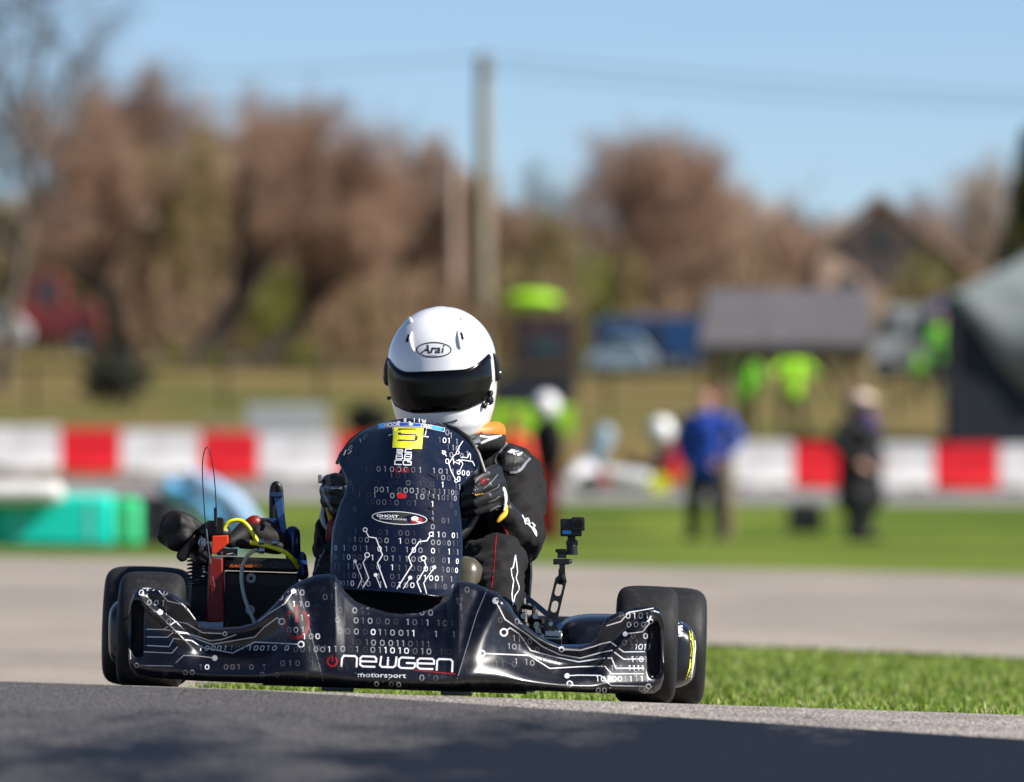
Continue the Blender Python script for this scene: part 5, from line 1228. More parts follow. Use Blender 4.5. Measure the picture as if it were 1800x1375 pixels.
D.text('HOOR', *Z9(285, 218), 6.6, ang=-.08, xs=1.0, shear=.25, mi=0, bold=.03); D.text('ONG', *Z9(800, 218), 6.4, ang=.12, xs=.95, shear=.25, mi=0, bold=.02); D.disc(*Z9(672, 178), 3.5, 2.4, mi=0)
# tall white letters at the very top
for x0, pts in ((480, [(0, 100), (0, 140), (20, 150), (40, 140), (40, 100)]), (540, [(40, 100), (40, 150)]), (600, [(0, 95), (0, 150)]), (640, [(0, 95), (30, 95), (30, 150), (0, 150)]), (720, [(0, 95), (0, 155), (40, 100), (40, 160)]), (790, [(0, 100), (0, 155)]), (830, [(0, 110), (12, 165), (26, 125), (40, 168), (52, 118)])):
    D.stroke([Z9(x0+a, b-6) for a, b in pts], 1.5, 0)
D.map = ray_mapper(fb, .0005)
for pts in ([(415, 215), (415, 320), (365, 325), (365, 345)], [(900, 225), (875, 335)], [(850, 345), (925, 355)]): D.stroke([Z9(*p) for p in pts], 1.7, 0)
D.map = ray_mapper(fb, .0015); quad([Z9(432, 222), Z9(850, 232), Z9(825, 532), Z9(412, 512)], 6)
D.map = ray_mapper(fb, .0019)
D.stroke([Z9(740, 250), Z9(505, 250), Z9(510, 322), Z9(735, 330), Z9(750, 345)], 2.3, 8); D.stroke([Z9(505, 255), Z9(518, 318)], 4.6, 8); D.stroke([Z9(752, 348), Z9(738, 410)], 5.0, 8); D.stroke([Z9(492, 408), Z9(735, 412)], 2.3, 8)
# stacked white letters below the plate
D.map = ray_mapper(fb, .0006)
def st(pts, w=1.9): D.stroke([Z9(*p) for p in pts], w, 0)
st([(470, 535), (545, 538), (560, 560)]); st([(470, 556), (545, 558)]); st([(465, 578), (545, 580), (560, 560)]); st([(690, 530), (600, 530), (590, 575), (685, 578)])
st([(480, 600), (545, 600), (555, 668), (462, 668), (470, 605)]); st([(470, 632), (545, 634)], 1.6); st([(590, 600), (678, 604), (672, 672), (582, 670), (590, 604)]); st([(600, 636), (665, 640)], 1.6)
st([(545, 690), (462, 688), (446, 700), (442, 750), (540, 755)]); st([(665, 695), (580, 690), (565, 705), (562, 745), (578, 758), (672, 758), (678, 715), (620, 712)])
D.text('motorsport', *Z9(560, 786), 2.0, ang=.01, xs=1.1, mi=2, cx='CENTER')
# dark red marks
D.disc(*Z3(635, 580), 9, 5, mi=5); 
for x in (600, 640, 672): D.stroke([Z3(x, 392), Z3(x, 425)], 5, 4)
# oval engine-builder badge
bx_, by_ = Z3(620, 731)
D.map = ray_mapper(fb, .0007)
for k in range(30):
    a, b = 2*PI*k/30, 2*PI*(k+1)/30
    f = lambda a_, r=1.0: (bx_+48.0*r*math.cos(a_), by_+11.0*r*math.sin(a_)+.06*48*math.cos(a_)*r)
    D.poly([f(0, 0), f(a), f(b)], 8)
D.map = ray_mapper(fb, .0010)
D.stroke([f(2*PI*k/36) for k in range(36)], 1.0, 0, True, 99)
D.text('GHOST', *Z3(465, 722), 4.6, ang=.05, xs=1.75, mi=0, bold=.02); D.text('RACING ENGINES', *Z3(485, 738), 2.8, ang=.05, xs=1.5, mi=0); D.disc(*Z3(735, 745), 11, 5.5, mi=5); 
D.map = ray_mapper(fb, .0014); D.disc(*Z3(722, 735), 6.5, 4, mi=0); D.stroke([Z3(705, 730), Z3(740, 755), Z3(770, 765)], 2.2, 0)
M['banner_blue'] = mat('banner_blue', (.02, .07, .30), .4)
Dn.build('binary_digits', PR, kart); D.build('fairing_graphics', PR+['banner_blue'], kart)

# --- side pods
def pod(px0, px1, top, bot, d, side):
    a, b = P(px0, top, d), P(px1, bot, d); cx, cz = (a.x+b.x)/2, (a.z+b.z)/2; hw, hh = abs(b.x-a.x)/2, abs(a.z-b.z)/2; vs = []; NX, NYd = 40, 16
    prof = [(0, .02), (.0, .55), (.012, .80), (.04, .93), (.10, 1.0), (.30, 1.0), (.46, .98), (.54, .85), (.56, .4), (.56, .02)]
    for (yy, sc) in prof:
        for k in range(NX):
            q = 2*PI*k/NX; c, s = math.cos(q), math.sin(q); e = 4.5; r = (abs(c)**e+abs(s)**e)**(-1/e)
            ins = (sc if sc > .6 else sc); x = cx+hw*c*r*(1-(1-ins)*(.35 if sc > .1 else 1)); z = cz+hh*s*r*ins + (.0)
            vs.append((x, d+yy, z - ROLL*(x-cx)))
    m = MB(); m.add(vs, [(i*NX+k, i*NX+(k+1) % NX, (i+1)*NX+(k+1) % NX, (i+1)*NX+k) for i in range(len(prof)-1) for k in range(NX)])
    m.add([vs[k] for k in range(NX)], [tuple(range(NX))]); m.add([vs[(len(prof)-1)*NX+k] for k in range(NX)], [tuple(range(NX))])
    return m.build('side_pod', 'black_gloss', kart, sharp=50, subsurf=1)
pr = pod(980, 1226, 1084, 1214, 19.20, 1); pl = pod(187, 330, 1052, 1180, 19.20, -1)
D = Decal(ray_mapper([bvh(pr), bvh(pl)], .0006))
D.stroke([Z5(1592, 420), Z5(1622, 520), Z5(1632, 640), Z5(1618, 760), Z5(1580, 895)], 5.0, 6)
for y in (490, 575, 690, 770): D.disc(*Z5(1620, y), 1.6, 2.2, mi=8)
D.stroke([Z5(1645, 520), Z5(1650, 620), Z5(1640, 720), Z5(1615, 870)], 2.6, 0, False, 4); D.stroke([Z5(1548, 450), Z5(1552, 545)], 8, 0)
D.build('pod_graphics', PR, kart)
# rails on top of the right pod
m = MB(); m.tube([P(1064, 1136, 19.14), P(1020, 1141, 19.1), P(960, 1142, 19.05), P(930, 1150, 19.0)], .011, 10); m.build('pod_rail', 'blue_frame', kart)
m = MB(); m.tube([P(915, 1042, 19.5), P(950, 1070, 19.35), P(985, 1100, 19.2)], .008, 4); m.build('brake_rod', 'blue_steel', kart)
m = MB()
for (x0, y0, x1, y1, r) in ((905, 1062, 940, 1070, .006), (905, 1085, 955, 1092, .006), (920, 1050, 925, 1120, .006), (940, 1075, 945, 1125, .007), (908, 1100, 960, 1108, .009), (912, 1070, 955, 1110, .004), (930, 1090, 975, 1115, .006)): m.tube([P(x0, y0, 19.3), P(x1, y1, 19.25)], r, 8)
for x, y in ((918, 1076), (938, 1084), (940, 1104), (946, 1112), (925, 1100)): m.ball(P(x, y, 19.23), .008, 8)
m.build('brake_assembly', 'dark_metal', kart)
m = MB()
for x, y in ((941, 1083), (943, 1098), (920, 1083), (946, 1108)): m.lathe([(-.006, 0), (-.006, .007), (.006, .007), (.006, 0)], P(x, y, 19.20), n=6, ax='Y', closed=False)
m.build('bolt', 'steel', kart)
# --- steering wheel and column
sc_ = P(720, 868, 19.50); RS = Matrix.Rotation(math.radians(-28), 3, 'X'); m = MB()
m.tube([sc_ + RS @ Vector((.158*math.cos(a), 0, .158*math.sin(a))) for a in np.linspace(0, 2*PI, 41)[:-1]], .0135, 12, closed=True)
sw = m.build('steering_wheel', 'black_plastic', kart); m = MB()
for a in (PI*.5, PI*1.17, PI*1.83): m.tube([sc_, sc_ + RS @ Vector((.15*math.cos(a), 0, .15*math.sin(a)))], .008, 8)
m.ball(sc_, .03, 14); m.build('spoke', 'dark_metal', sw); m = MB(); m.tube([sc_, P(705, 1100, 18.95)], .010, 10); m.build('steering_column', 'steel', kart)
# --- fuel tank between the legs
m = MB(); m.caps([P(815, 1050, 19.18), P(818, 1010, 19.2)], [.04, .043], 24); m.caps([P(760, 1060, 19.2), P(824, 1052, 19.2)], .05, 20)
m.build('fuel_tank', 'smoke_plastic', kart, remesh=.005, smooth_it=6)

# --- engine side (left)
def pip(pts, r, name, mt, **k): m = MB(); m.tube(smooth(pts), r, 10); return m.build(name, mt, kart, **k)
def smooth(pts, n=8):
    out = []; L = len(pts)
    for i in range(L-1):
        a, b, c, d_ = pts[max(0, i-1)], pts[i], pts[i+1], pts[min(L-1, i+2)]
        for k in range(n): t = k/n; out.append(.5*((2*b)+(-a+c)*t+(2*a-5*b+4*c-d_)*t*t+(-a+3*b-3*c+d_)*t**3))
    out.append(pts[-1]); return out
def E(x, y, d): px, py = Z7(x, y); return P(px, py, d)
# radiator: black core with shroud
m = MB(); a, b = E(705, 880, 19.42), E(1390, 1500, 19.42); m.box(((a.x+b.x)/2, 19.46, (a.z+b.z)/2), (b.x-a.x, .06, a.z-b.z), RX); rad = m.build('radiator', 'black_plastic', kart, bevel=.004)
m = MB()
for k in range(26): z = lerp(b.z+.004, a.z-.03, k/25); m.box(((a.x+b.x)/2, 19.427, z), (b.x-a.x-.02, .006, .0016), RX)
m.build('radiator_fin', 'dark_metal', rad)
m = MB(); a, b = E(690, 745, 19.40), E(1400, 870, 19.40); m.box(((a.x+b.x)/2, 19.43, (a.z+b.z)/2), (b.x-a.x, .08, a.z-b.z), RX); shr = m.build('engine_cover', 'black_plastic', kart, bevel=.008)
D = Decal(ray_mapper([bvh(shr)], .001)); D.text('RACING-GP', *Z7(755, 832), 5.0, ang=0, xs=1.5, shear=.3, mi=9, bold=.02); D.ring(*Z7(1172, 805), 6, 6, 1, 2); D.build('cover_lettering', PR, kart)
for x, y in ((960, 935), (950, 1230)): m = MB(); m.lathe([(-.002, .0045), (-.005, .009), (-.002, .0115), (.004, .0115), (.004, .0045)], E(x, y, 19.385), n=20, ax='Y'); m.build('washer', 'washer_zinc', kart)
# orange-red bracket and dark red radiator frame
m = MB(); m.prism([(v.x, v.z) for v in (E(600, 540, 19.3), E(745, 535, 19.3), E(748, 610, 19.3), E(690, 660, 19.3), E(628, 715, 19.3), E(592, 690, 19.3))], 19.29, 19.33); m.build('bracket', 'orange_red', kart, bevel=.002)
m = MB(); m.prism([(v.x, v.z) for v in (E(560, 750, 19.3), E(690, 745, 19.3), E(705, 1340, 19.3), E(540, 1350, 19.3))], 19.34, 19.42); m.build('chain_guard', 'dark_red', kart, bevel=.004)
m = MB(); m.prism([(v.x, v.z) for v in (E(588, 990, 19.3), E(632, 975, 19.3), E(615, 1050, 19.3), E(592, 1075, 19.3), E(580, 1040, 19.3))], 19.335, 19.345); m.build('reflector', 'orange_red', kart)
# airbox (black fabric-like cover) with its intake
m = MB(); m.prism([(v.x, v.z) for v in [E(x, y, 19.5) for x, y in ((85, 555), (110, 440), (150, 345), (235, 297), (330, 315), (430, 365), (500, 430), (528, 500), (525, 590), (470, 620), (420, 650), (330, 700), (235, 680), (110, 600))]], 19.46, 19.56)
m.caps([E(180, 500, 19.46), E(300, 420, 19.455), E(430, 500, 19.47)], [.014, .022, .016]); m.caps([E(240, 600, 19.455), E(330, 560, 19.45)], [.02, .022])
m.build('air_box', 'box_black', kart, remesh=.005, smooth_it=3)
m = MB(); m.prism([(v.x, v.z) for v in (E(438, 520, 19.4), E(448, 600, 19.4), E(348, 775, 19.4), E(305, 785, 19.4), E(258, 738, 19.4), E(275, 695, 19.4))], 19.40, 19.45); m.build('air_intake', 'box_black', kart, bevel=.006)
m = MB(); m.caps([E(470, 560, 19.5), E(490, 640, 19.5), E(520, 700, 19.46)], [.020, .026, .02], 14); m.caps([E(450, 690, 19.48), E(490, 740, 19.46)], [.02, .018]); m.build('carburettor', 'dark_metal', kart)
m = MB(); m.lathe([(-.006, 0), (-.006, .010), (.01, .012), (.01, 0)], E(508, 600, 19.44), n=16, ax='Y', closed=False); m.ball(E(500, 620, 19.44), .011, 12, sc=(.7, .7, 2)); m.build('fitting', 'steel', kart)
# engine block
m = MB(); a, b = E(420, 740, 19.6), E(700, 1330, 19.6); m.box(((a.x+b.x)/2, 19.6, (a.z+b.z)/2), (b.x-a.x, .22, a.z-b.z), RX)
for k in range(8): m.box(((a.x+b.x)/2-.004, 19.6, lerp(a.z, a.z-.06, k/7)), (b.x-a.x+.012, .24, .0035), RX)
m.build('engine', 'dark_metal', kart, bevel=.003)
m = MB()
for y in (825, 848, 872, 915): m.box(E(518, y, 19.475), (.006, .004, .0022))
m.build('engine_lettering', 'white_print', kart)
m = MB(); m.box(E(620, 470, 19.42), (.034, .05, .035), RX); m.box(E(670, 450, 19.40), (.018, .04, .040), RX); m.caps([E(560, 500, 19.45), E(690, 520, 19.45)], .022); m.build('sensor_housing', 'black_plastic', kart, bevel=.003)
m = MB(); m.lathe([(-.004, 0), (-.004, .006), (.004, .007), (.004, 0)], E(583, 440, 19.41), n=12, ax='Y', closed=False); m.build('bolt', 'steel', kart)
m = MB(); a, b = E(640, 655, 19.36), E(830, 725, 19.36); m.box(((a.x+b.x)/2, 19.38, (a.z+b.z)/2), (b.x-a.x, .03, a.z-b.z), RX); o = m.build('battery', 'black_plastic', kart, bevel=.002)
D = Decal(ray_mapper(bvh(o), .0008)); D.stroke([Z7(690, 722), Z7(825, 722)], .8, 0); D.stroke([Z7(690, 650), Z7(690, 722)], .8, 0); 
for k in range(7): D.stroke([Z7(740+k*13, 658), Z7(746+k*13, 658)], 1.0, 1)
D.stroke([Z7(735, 712), Z7(790, 700), Z7(820, 715)], 1.4, 0); D.build('battery_label', PR, kart)
m = MB(); m.caps([E(760, 600, 19.46), E(900, 520, 19.5), E(1000, 540, 19.5), E(1200, 600, 19.5)], [.015, .03, .035, .03]); m.caps([E(930, 520, 19.52), E(1100, 500, 19.55)], .03); m.caps([E(860, 610, 19.42), E(1220, 640, 19.42)], .013)
m.build('exhaust_duct', 'box_black', kart, remesh=.006, smooth_it=3)
m = MB(); m.caps([E(960, 440, 19.5), E(990, 420, 19.5)], .018); m.build('filler_cap', 'dark_red', kart)
m = MB(); a, b = E(1010, 375, 19.55), E(1200, 600, 19.55); m.box(((a.x+b.x)/2, 19.57, (a.z+b.z)/2), (b.x-a.x, .05, a.z-b.z), RX); m.build('coolant_box', 'blue_frame', kart, bevel=.006)
m = MB(); m.caps([E(1345, 520, 19.55), E(1350, 720, 19.55)], .018, 14); m.caps([E(1420, 740, 19.55), E(1440, 900, 19.5)], .014, 12); m.build('blue_hose', 'blue_frame', kart)
# upright roll hoop with its strap
m = MB(); m.tube(smooth([E(1160, 640, 19.62), E(1160, 300, 19.62), E(1165, 120, 19.62), E(1190, 65, 19.62), E(1222, 110, 19.62), E(1235, 300, 19.62), E(1262, 640, 19.62)]), .0085, 12); m.build('engine_guard', 'black_plastic', kart)
m = MB(); m.prism([(v.x, v.z) for v in (E(1175, 175, 19.6), E(1250, 175, 19.6), E(1312, 640, 19.6), E(1258, 660, 19.6))], 19.585, 19.60); m.build('guard_strap', 'blue_steel', kart, bevel=.0015)
m = MB(); m.box(E(1195, 160, 19.6), (.030, .045, .012), RX); m.build('strap_clip', 'blue_frame', kart, bevel=.003)
m = MB(); m.prism([(v.x, v.z) for v in (E(1135, 130, 19.62), E(1180, 60, 19.62), E(1245, 130, 19.62), E(1250, 300, 19.62), E(1200, 640, 19.62), E(1130, 640, 19.62))], 19.64, 19.66); m.build('guard_plate', 'black_plastic', kart, bevel=.004)
# hoses and antenna
pip([E(700, 485, 19.40), E(740, 425, 19.40), E(800, 398, 19.40), E(870, 402, 19.40), E(930, 450, 19.40), E(985, 535, 19.40), E(1025, 600, 19.40)], .0046, 'fuel_hose', 'yellow_hose')
pip([E(950, 605, 19.34), E(1020, 612, 19.34), E(1150, 645, 19.34), E(1270, 690, 19.34), E(1350, 760, 19.35), E(1395, 830, 19.38)], .0050, 'fuel_hose', 'yellow_hose')
pip([E(1040, 682, 19.36), E(985, 680, 19.34), E(925, 730, 19.34), E(880, 820, 19.34), E(870, 940, 19.34), E(890, 1080, 19.33), E(930, 1200, 19.32), E(985, 1330, 19.30), E(1000, 1380, 19.3)], .0046, 'breather_hose', 'clear_hose')
for x, y in ((1055, 597), (1060, 675), (1180, 605)): m = MB(); m.lathe([(-.006, .006), (-.006, .008), (.006, .008), (.006, .006)], E(x, y, 19.34), n=14); m.build('hose_clamp', 'steel', kart)
pip([P(389, 982, 19.32), P(366, 975, 19.3), P(362, 930, 19.3), P(357, 860, 19.3), P(356, 812, 19.3), P(361, 789, 19.3), P(368, 791, 19.3), P(375, 825, 19.3), P(379, 870, 19.3), P(380, 900, 19.3), P(379, 925, 19.3)], .00125, 'antenna', 'black_plastic')
pip([P(379, 893, 19.3), P(379, 925, 19.32)], .0038, 'antenna_base', 'rubber'); pip([P(363, 930, 19.3), P(370, 985, 19.3), P(371, 990, 19.3)], .0013, 'wire', 'steel'); pip([E(602, 915, 19.3), E(622, 1015, 19.3)], .0009, 'wire', 'steel')

# ================================================================== action camera on its arm
ac = thing('action_camera', P(968, 1112, 19.05), 'small black action camera on a slotted arm clamped to the right side of the kart', 'camera')
m = MB(); a, b = P(985, 912, 18.99), P(1023, 943, 18.99); m.box(((a.x+b.x)/2, 19.0, (a.z+b.z)/2), (b.x-a.x, .034, a.z-b.z)); m.build('camera_body', 'black_plastic', ac, bevel=.003)
m = MB(); a, b = P(1005, 909, 18.97), P(1028, 933, 18.97); m.box(((a.x+b.x)/2, 18.978, (a.z+b.z)/2), (b.x-a.x, .014, a.z-b.z)); ln = m.build('lens_housing', 'black_plastic', ac, bevel=.0025)
m = MB(); m.lathe([(-.002, 0), (-.002, .009), (.002, .010), (.002, 0)], (( a.x+b.x)/2, 18.97, (a.z+b.z)/2), n=20, ax='Y', closed=False); m.build('lens', 'visor', ln)
m = MB(); a, b = P(989, 933, 18.98), P(1004, 938.5, 18.98); m.box(((a.x+b.x)/2, 18.9825, (a.z+b.z)/2), (b.x-a.x, .003, a.z-b.z)); m.build('badge', 'cyan_print', ac)
Q = lambda x, y, d=19.02: P(*Z6(x, y), d)
m = MB(); m.box(Q(885, 750), (.018, .014, .012)); m.box(Q(888, 775), (.026, .02, .010)); m.caps([Q(868, 768), Q(912, 768)], .004); m.lathe([(-.014, 0), (-.014, .013), (.008, .012), (.008, 0)], Q(888, 812), n=20, ax='Z', closed=False); m.build('swivel', 'black_plastic', ac, bevel=.001)
m = MB(); m.box(Q(820, 826), (.026, .02, .008)); m.box(Q(824, 850), (.020, .016, .016)); m.box(Q(820, 895), (.036, .018, .013)); m.box(Q(826, 930), (.013, .016, .030)); m.caps([Q(822, 950), Q(826, 1005)], [.007, .009]); m.build('ball_joint', 'black_plastic', ac, bevel=.0015)
for (x, y) in ((876, 893), (915, 770)): m = MB(); m.lathe([(-.005, 0), (-.005, .005), (.004, .005), (.004, 0)], Q(x, y), n=10, closed=False); m.build('thumb_screw', 'steel', ac)
# slotted arm: flat bar with real holes
def arm():
    A, B_ = Vector(Z6(818, 1010)), Vector(Z6(738, 1345)); ax_ = (B_-A).normalized(); nn = Vector((-ax_.y, ax_.x)); L = (B_-A).length; hw = 10.3; sl = [(.07, .31), (.40, .62), (.72, .92)]
    m = MB(); outer = []; n = 18
    def pt(u, v): q = A+ax_*u*L+nn*v; return P(q.x, q.y, 19.04)
    # ribs between slots, side rails
    def bar(us, vs): 
        c = [pt(us[0], vs[0]), pt(us[1], vs[0]), pt(us[1], vs[1]), pt(us[0], vs[1])]; m.prism([(v.x, v.z) for v in c], 19.035, 19.048)
    bar((-.02, 1.0), (hw*.55, hw)); bar((-.02, 1.0), (-hw, -hw*.55)); e = [-.02]+[q for s in sl for q in s]+[1.0]
    for i in range(0, len(e), 2): bar((e[i], e[i+1]), (-hw*.551, hw*.551))
    for s in sl:
        for (uu, sg) in ((s[0], 1), (s[1], -1)):
            for k in range(4):
                a0, a1 = PI/2*k/4, PI/2*(k+1)/4; r = hw*.55; ru = r/L
                for sv in (-1, 1):
                    c = [pt(uu, sv*r), pt(uu+sg*ru*(1-math.cos(a0)), sv*r*math.sin(a0)), pt(uu+sg*ru*(1-math.cos(a1)), sv*r*math.sin(a1))]; m.prism([(v.x, v.z) for v in c], 19.0352, 19.0478)
    m.ball(pt(0, 0), .0115, 14, sc=(1, .6, 1)); m.ball(pt(1.0, 0), .011, 14, sc=(1, .6, 1))
    m.build('arm', 'black_gloss', ac, bevel=.0012)
arm()
m = MB(); m.lathe([(-.004, 0), (-.004, .0048), (.004, .0048), (.004, 0)], Q(822, 990, 19.03), n=12, ax='Y', closed=False); m.lathe([(-.004, 0), (-.004, .0048), (.004, .0048), (.004, 0)], P(968, 1097, 19.03), n=12, ax='Y', closed=False); m.build('arm_bolt', 'steel', ac)
m = MB(); m.box(P(971, 1114, 19.04), (.034, .05, .012), RX); m.lathe([(-.02, .011), (-.02, .018), (.02, .018), (.02, .011)], P(972, 1122, 19.06), RX, n=20); m.build('clamp', 'steel', ac, bevel=.0015)

# ================================================================== the driver
def F_(px, py, d): return P(px, py, d)
b = MB()
neck = F_(792, 775, 19.84); chest = F_(785, 850, 19.93); pel = F_(775, 1035, 19.95)
b.caps([pel, F_(778, 950, 19.98), chest, F_(790, 800, 19.88)], [.155, .14, .150, .085], 24)
b.caps([F_(690, 828, 19.84), F_(785, 815, 19.87), F_(880, 838, 19.84)], [.072, .085, .076], 18)   # shoulders
b.caps([neck, F_(782, 735, 19.80)], .055); b.ball(F_(777, 660, 19.77), .10, 20, sc=(.8, .95, 1.15))
# right arm (viewer's right)
b.caps([F_(893, 842, 19.84), F_(905, 890, 19.76), F_(907, 938, 19.62)], [.079, .073, .063], 20)
b.caps([F_(907, 945, 19.64), F_(898, 928, 19.56), F_(884, 905, 19.52)], [.060, .050, .034], 18)
b.caps([F_(915, 925, 19.68), F_(917, 962, 19.68)], [.056, .040], 18)
# left arm
b.caps([F_(675, 838, 19.84), F_(615, 900, 19.74), F_(588, 960, 19.62)], [.066, .060, .054], 20)
b.caps([F_(585, 965, 19.64), F_(588, 930, 19.55), F_(592, 905, 19.50)], [.052, .044, .032], 18)
# legs
b.caps([F_(815, 1050, 19.92), F_(850, 1010, 19.65), F_(868, 992, 19.36)], [.090, .080, .070], 20)
b.caps([F_(868, 992, 19.36), F_(876, 1050, 19.18), F_(872, 1120, 18.98)], [.068, .060, .046], 20)
b.caps([F_(735, 1050, 19.92), F_(660, 1010, 19.65), F_(600, 1000, 19.36)], [.090, .080, .066], 20)
b.caps([F_(600, 1000, 19.36), F_(602, 1060, 19.18), F_(615, 1120, 19.0)], [.064, .060, .046], 20)
for px in (872, 615): b.caps([F_(px, 1128, 19.0), F_(px, 1120, 18.84)], [.042, .036])
driver = b.build('person', 'suit', None, remesh=.009, smooth_it=5, disp=[(.035, .013), (.07, .018), (.18, .026)], at=tuple(F_(777, 1060, 19.9)))
tag(driver, 'driver in a black racing suit and white full-face helmet, seated in the black kart', 'person')
# fold lines are real geometry from the displacement; prints and patches lie on the cloth
dm = bvh(driver)
off = driver.location.copy()
class Sh:                                   # ray cast in the driver's own frame
    def __init__(s, t): s.t = t
    def ray_cast(s, o, d):
        h = s.t.ray_cast(o-off, d)
        return (h[0]+off if h[0] is not None else None, h[1], h[2], h[3])
bodyb = Sh(dm)
D = Decal(ray_mapper(bodyb, .0012))
# shoulder patch
U8 = lambda x, y: Z8(x, y)
pc = [(605, 130), (690, 140), (800, 220), (905, 320), (860, 400), (790, 480), (700, 500), (600, 460), (520, 400), (490, 350), (500, 280), (560, 200)]
cx_, cy_ = Z8(700, 320)
pc = [tuple(Vector(pc[i]).lerp(Vector(pc[(i+1) % len(pc)]), f)) for i in range(len(pc)) for f in (0, .25, .5, .75)]
for n_ in range(12):
    for k in range(len(pc)):
        a_, b_ = Vector(Z8(*pc[k])), Vector(Z8(*pc[(k+1) % len(pc)])); c_ = Vector((cx_, cy_))
        D.poly([tuple(c_.lerp(a_, n_/12)), tuple(c_.lerp(a_, (n_+1)/12)), tuple(c_.lerp(b_, (n_+1)/12)), tuple(c_.lerp(b_, n_/12))], 12)
D.map = ray_mapper(bodyb, .0024)
D.stroke([Z8(*p) for p in [(640, 135), (575, 210), (512, 290), (492, 350), (510, 390)]], 2.8, 10, False, 2); D.stroke([Z8(*p) for p in [(905, 320), (860, 370), (800, 450), (740, 490), (665, 490)]], 4.2, 10, False, 2)
D.map = ray_mapper(bodyb, .0030); D.text('IK4', *Z8(630, 250), 7, ang=.30, xs=1.5, shear=.5, mi=0, bold=.05)
D.build('shoulder_patch', PR+['suit_panel'], driver); D = Decal(ray_mapper(bodyb, .0012))
# logo on the elbow
D.map = ray_mapper(bodyb, .0012)
for pts, w_ in (([(808, 1000), (825, 1040), (870, 1080)], 2.0), ([(835, 1050), (880, 1045), (900, 1100), (850, 1105), (835, 1060)], 2.2), ([(880, 1110), (930, 1160), (960, 1130), (920, 1085)], 2.4), ([(930, 1165), (980, 1250), (975, 1200), (945, 1150)], 2.4)): D.stroke([Z8(*p) for p in pts], w_, 0, False, 2)
D.build('sleeve_logo', PR, driver); D = Decal(ray_mapper(bodyb, .0012))
D.stroke([Z6(*p) for p in [(527, 855), (512, 935), (500, 940), (505, 985), (515, 1020), (505, 1100), (510, 1175), (525, 1110), (550, 1075), (548, 1050), (530, 1000), (540, 960), (527, 855)]], 1.7, 0, False, 3)
D.build('leg_logo', PR, driver); D = Decal(ray_mapper(bodyb, .0012))
D.stroke([Z6(*p) for p in [(408, 722), (402, 800), (395, 900), (388, 980), (377, 1065)]], 1.5, 5, False, 3); D.build('leg_piping', PR, driver); D = Decal(ray_mapper(bodyb, .0012)); D.stroke([Z6(*p) for p in [(447, 660), (468, 695), (482, 730)]], 2.2, 5, False, 2)
D.build('sleeve_piping', PR, driver); D = Decal(ray_mapper(bodyb, .0012))
for q_ in ([(160, 1290), (185, 1230), (205, 1180)], [(190, 1200), (215, 1150), (205, 1130)], [(215, 1140), (250, 1080), (235, 1070), (222, 1100)], [(250, 1075), (280, 1030), (270, 1005)], [(200, 1215), (222, 1190)]): D.stroke([Z10(*p) for p in q_], 1.5, 1, False, 2)
D.build('leg_lettering', PR, driver)
# collar: orange, white and grey stand-up, and black neck support
m = MB(); cc = F_(785, 775, 19.80)
def ringpts(cx, cy, d, rx, ry, tilt=0.0, n=28): c = F_(cx, cy, d); return [c+Vector((rx*math.cos(a), ry*math.sin(a), tilt*math.cos(a))) for a in np.linspace(0, 2*PI, n+1)[:-1]]
m.tube(ringpts(792, 781, 19.80, .105, .11, .012), .026, 14, closed=True); ns = m.build('neck_support', 'suit_panel', driver, remesh=.006, smooth_it=3)
m = MB(); m.tube(ringpts(795, 768, 19.80, .102, .10, .012), .024, 14, closed=True); co = m.build('collar', 'orange', driver, remesh=.006, smooth_it=3)
D = Decal(ray_mapper([bvh(co), bvh(ns)], .0008))
for pts, w_, mi in (([(150, 130), (250, 60), (320, 0)], 3.0, 8), ([(185, 150), (270, 165)], 3.0, 0), ([(300, 45), (400, 60), (560, 40)], 2.2, 0), ([(310, 130), (400, 90), (520, 50)], 4.0, 0), ([(200, 125), (300, 100)], 6, 10)): D.stroke([Z8(*p) for p in pts], w_, mi, False, 2)
D.build('collar_graphics', PR, driver)
# shoulder seam strip in orange behind patch
m = MB(); m.caps([F_(868, 790, 19.84), F_(884, 782, 19.86)], .010, 10); m.build('collar_tab', 'orange', driver)

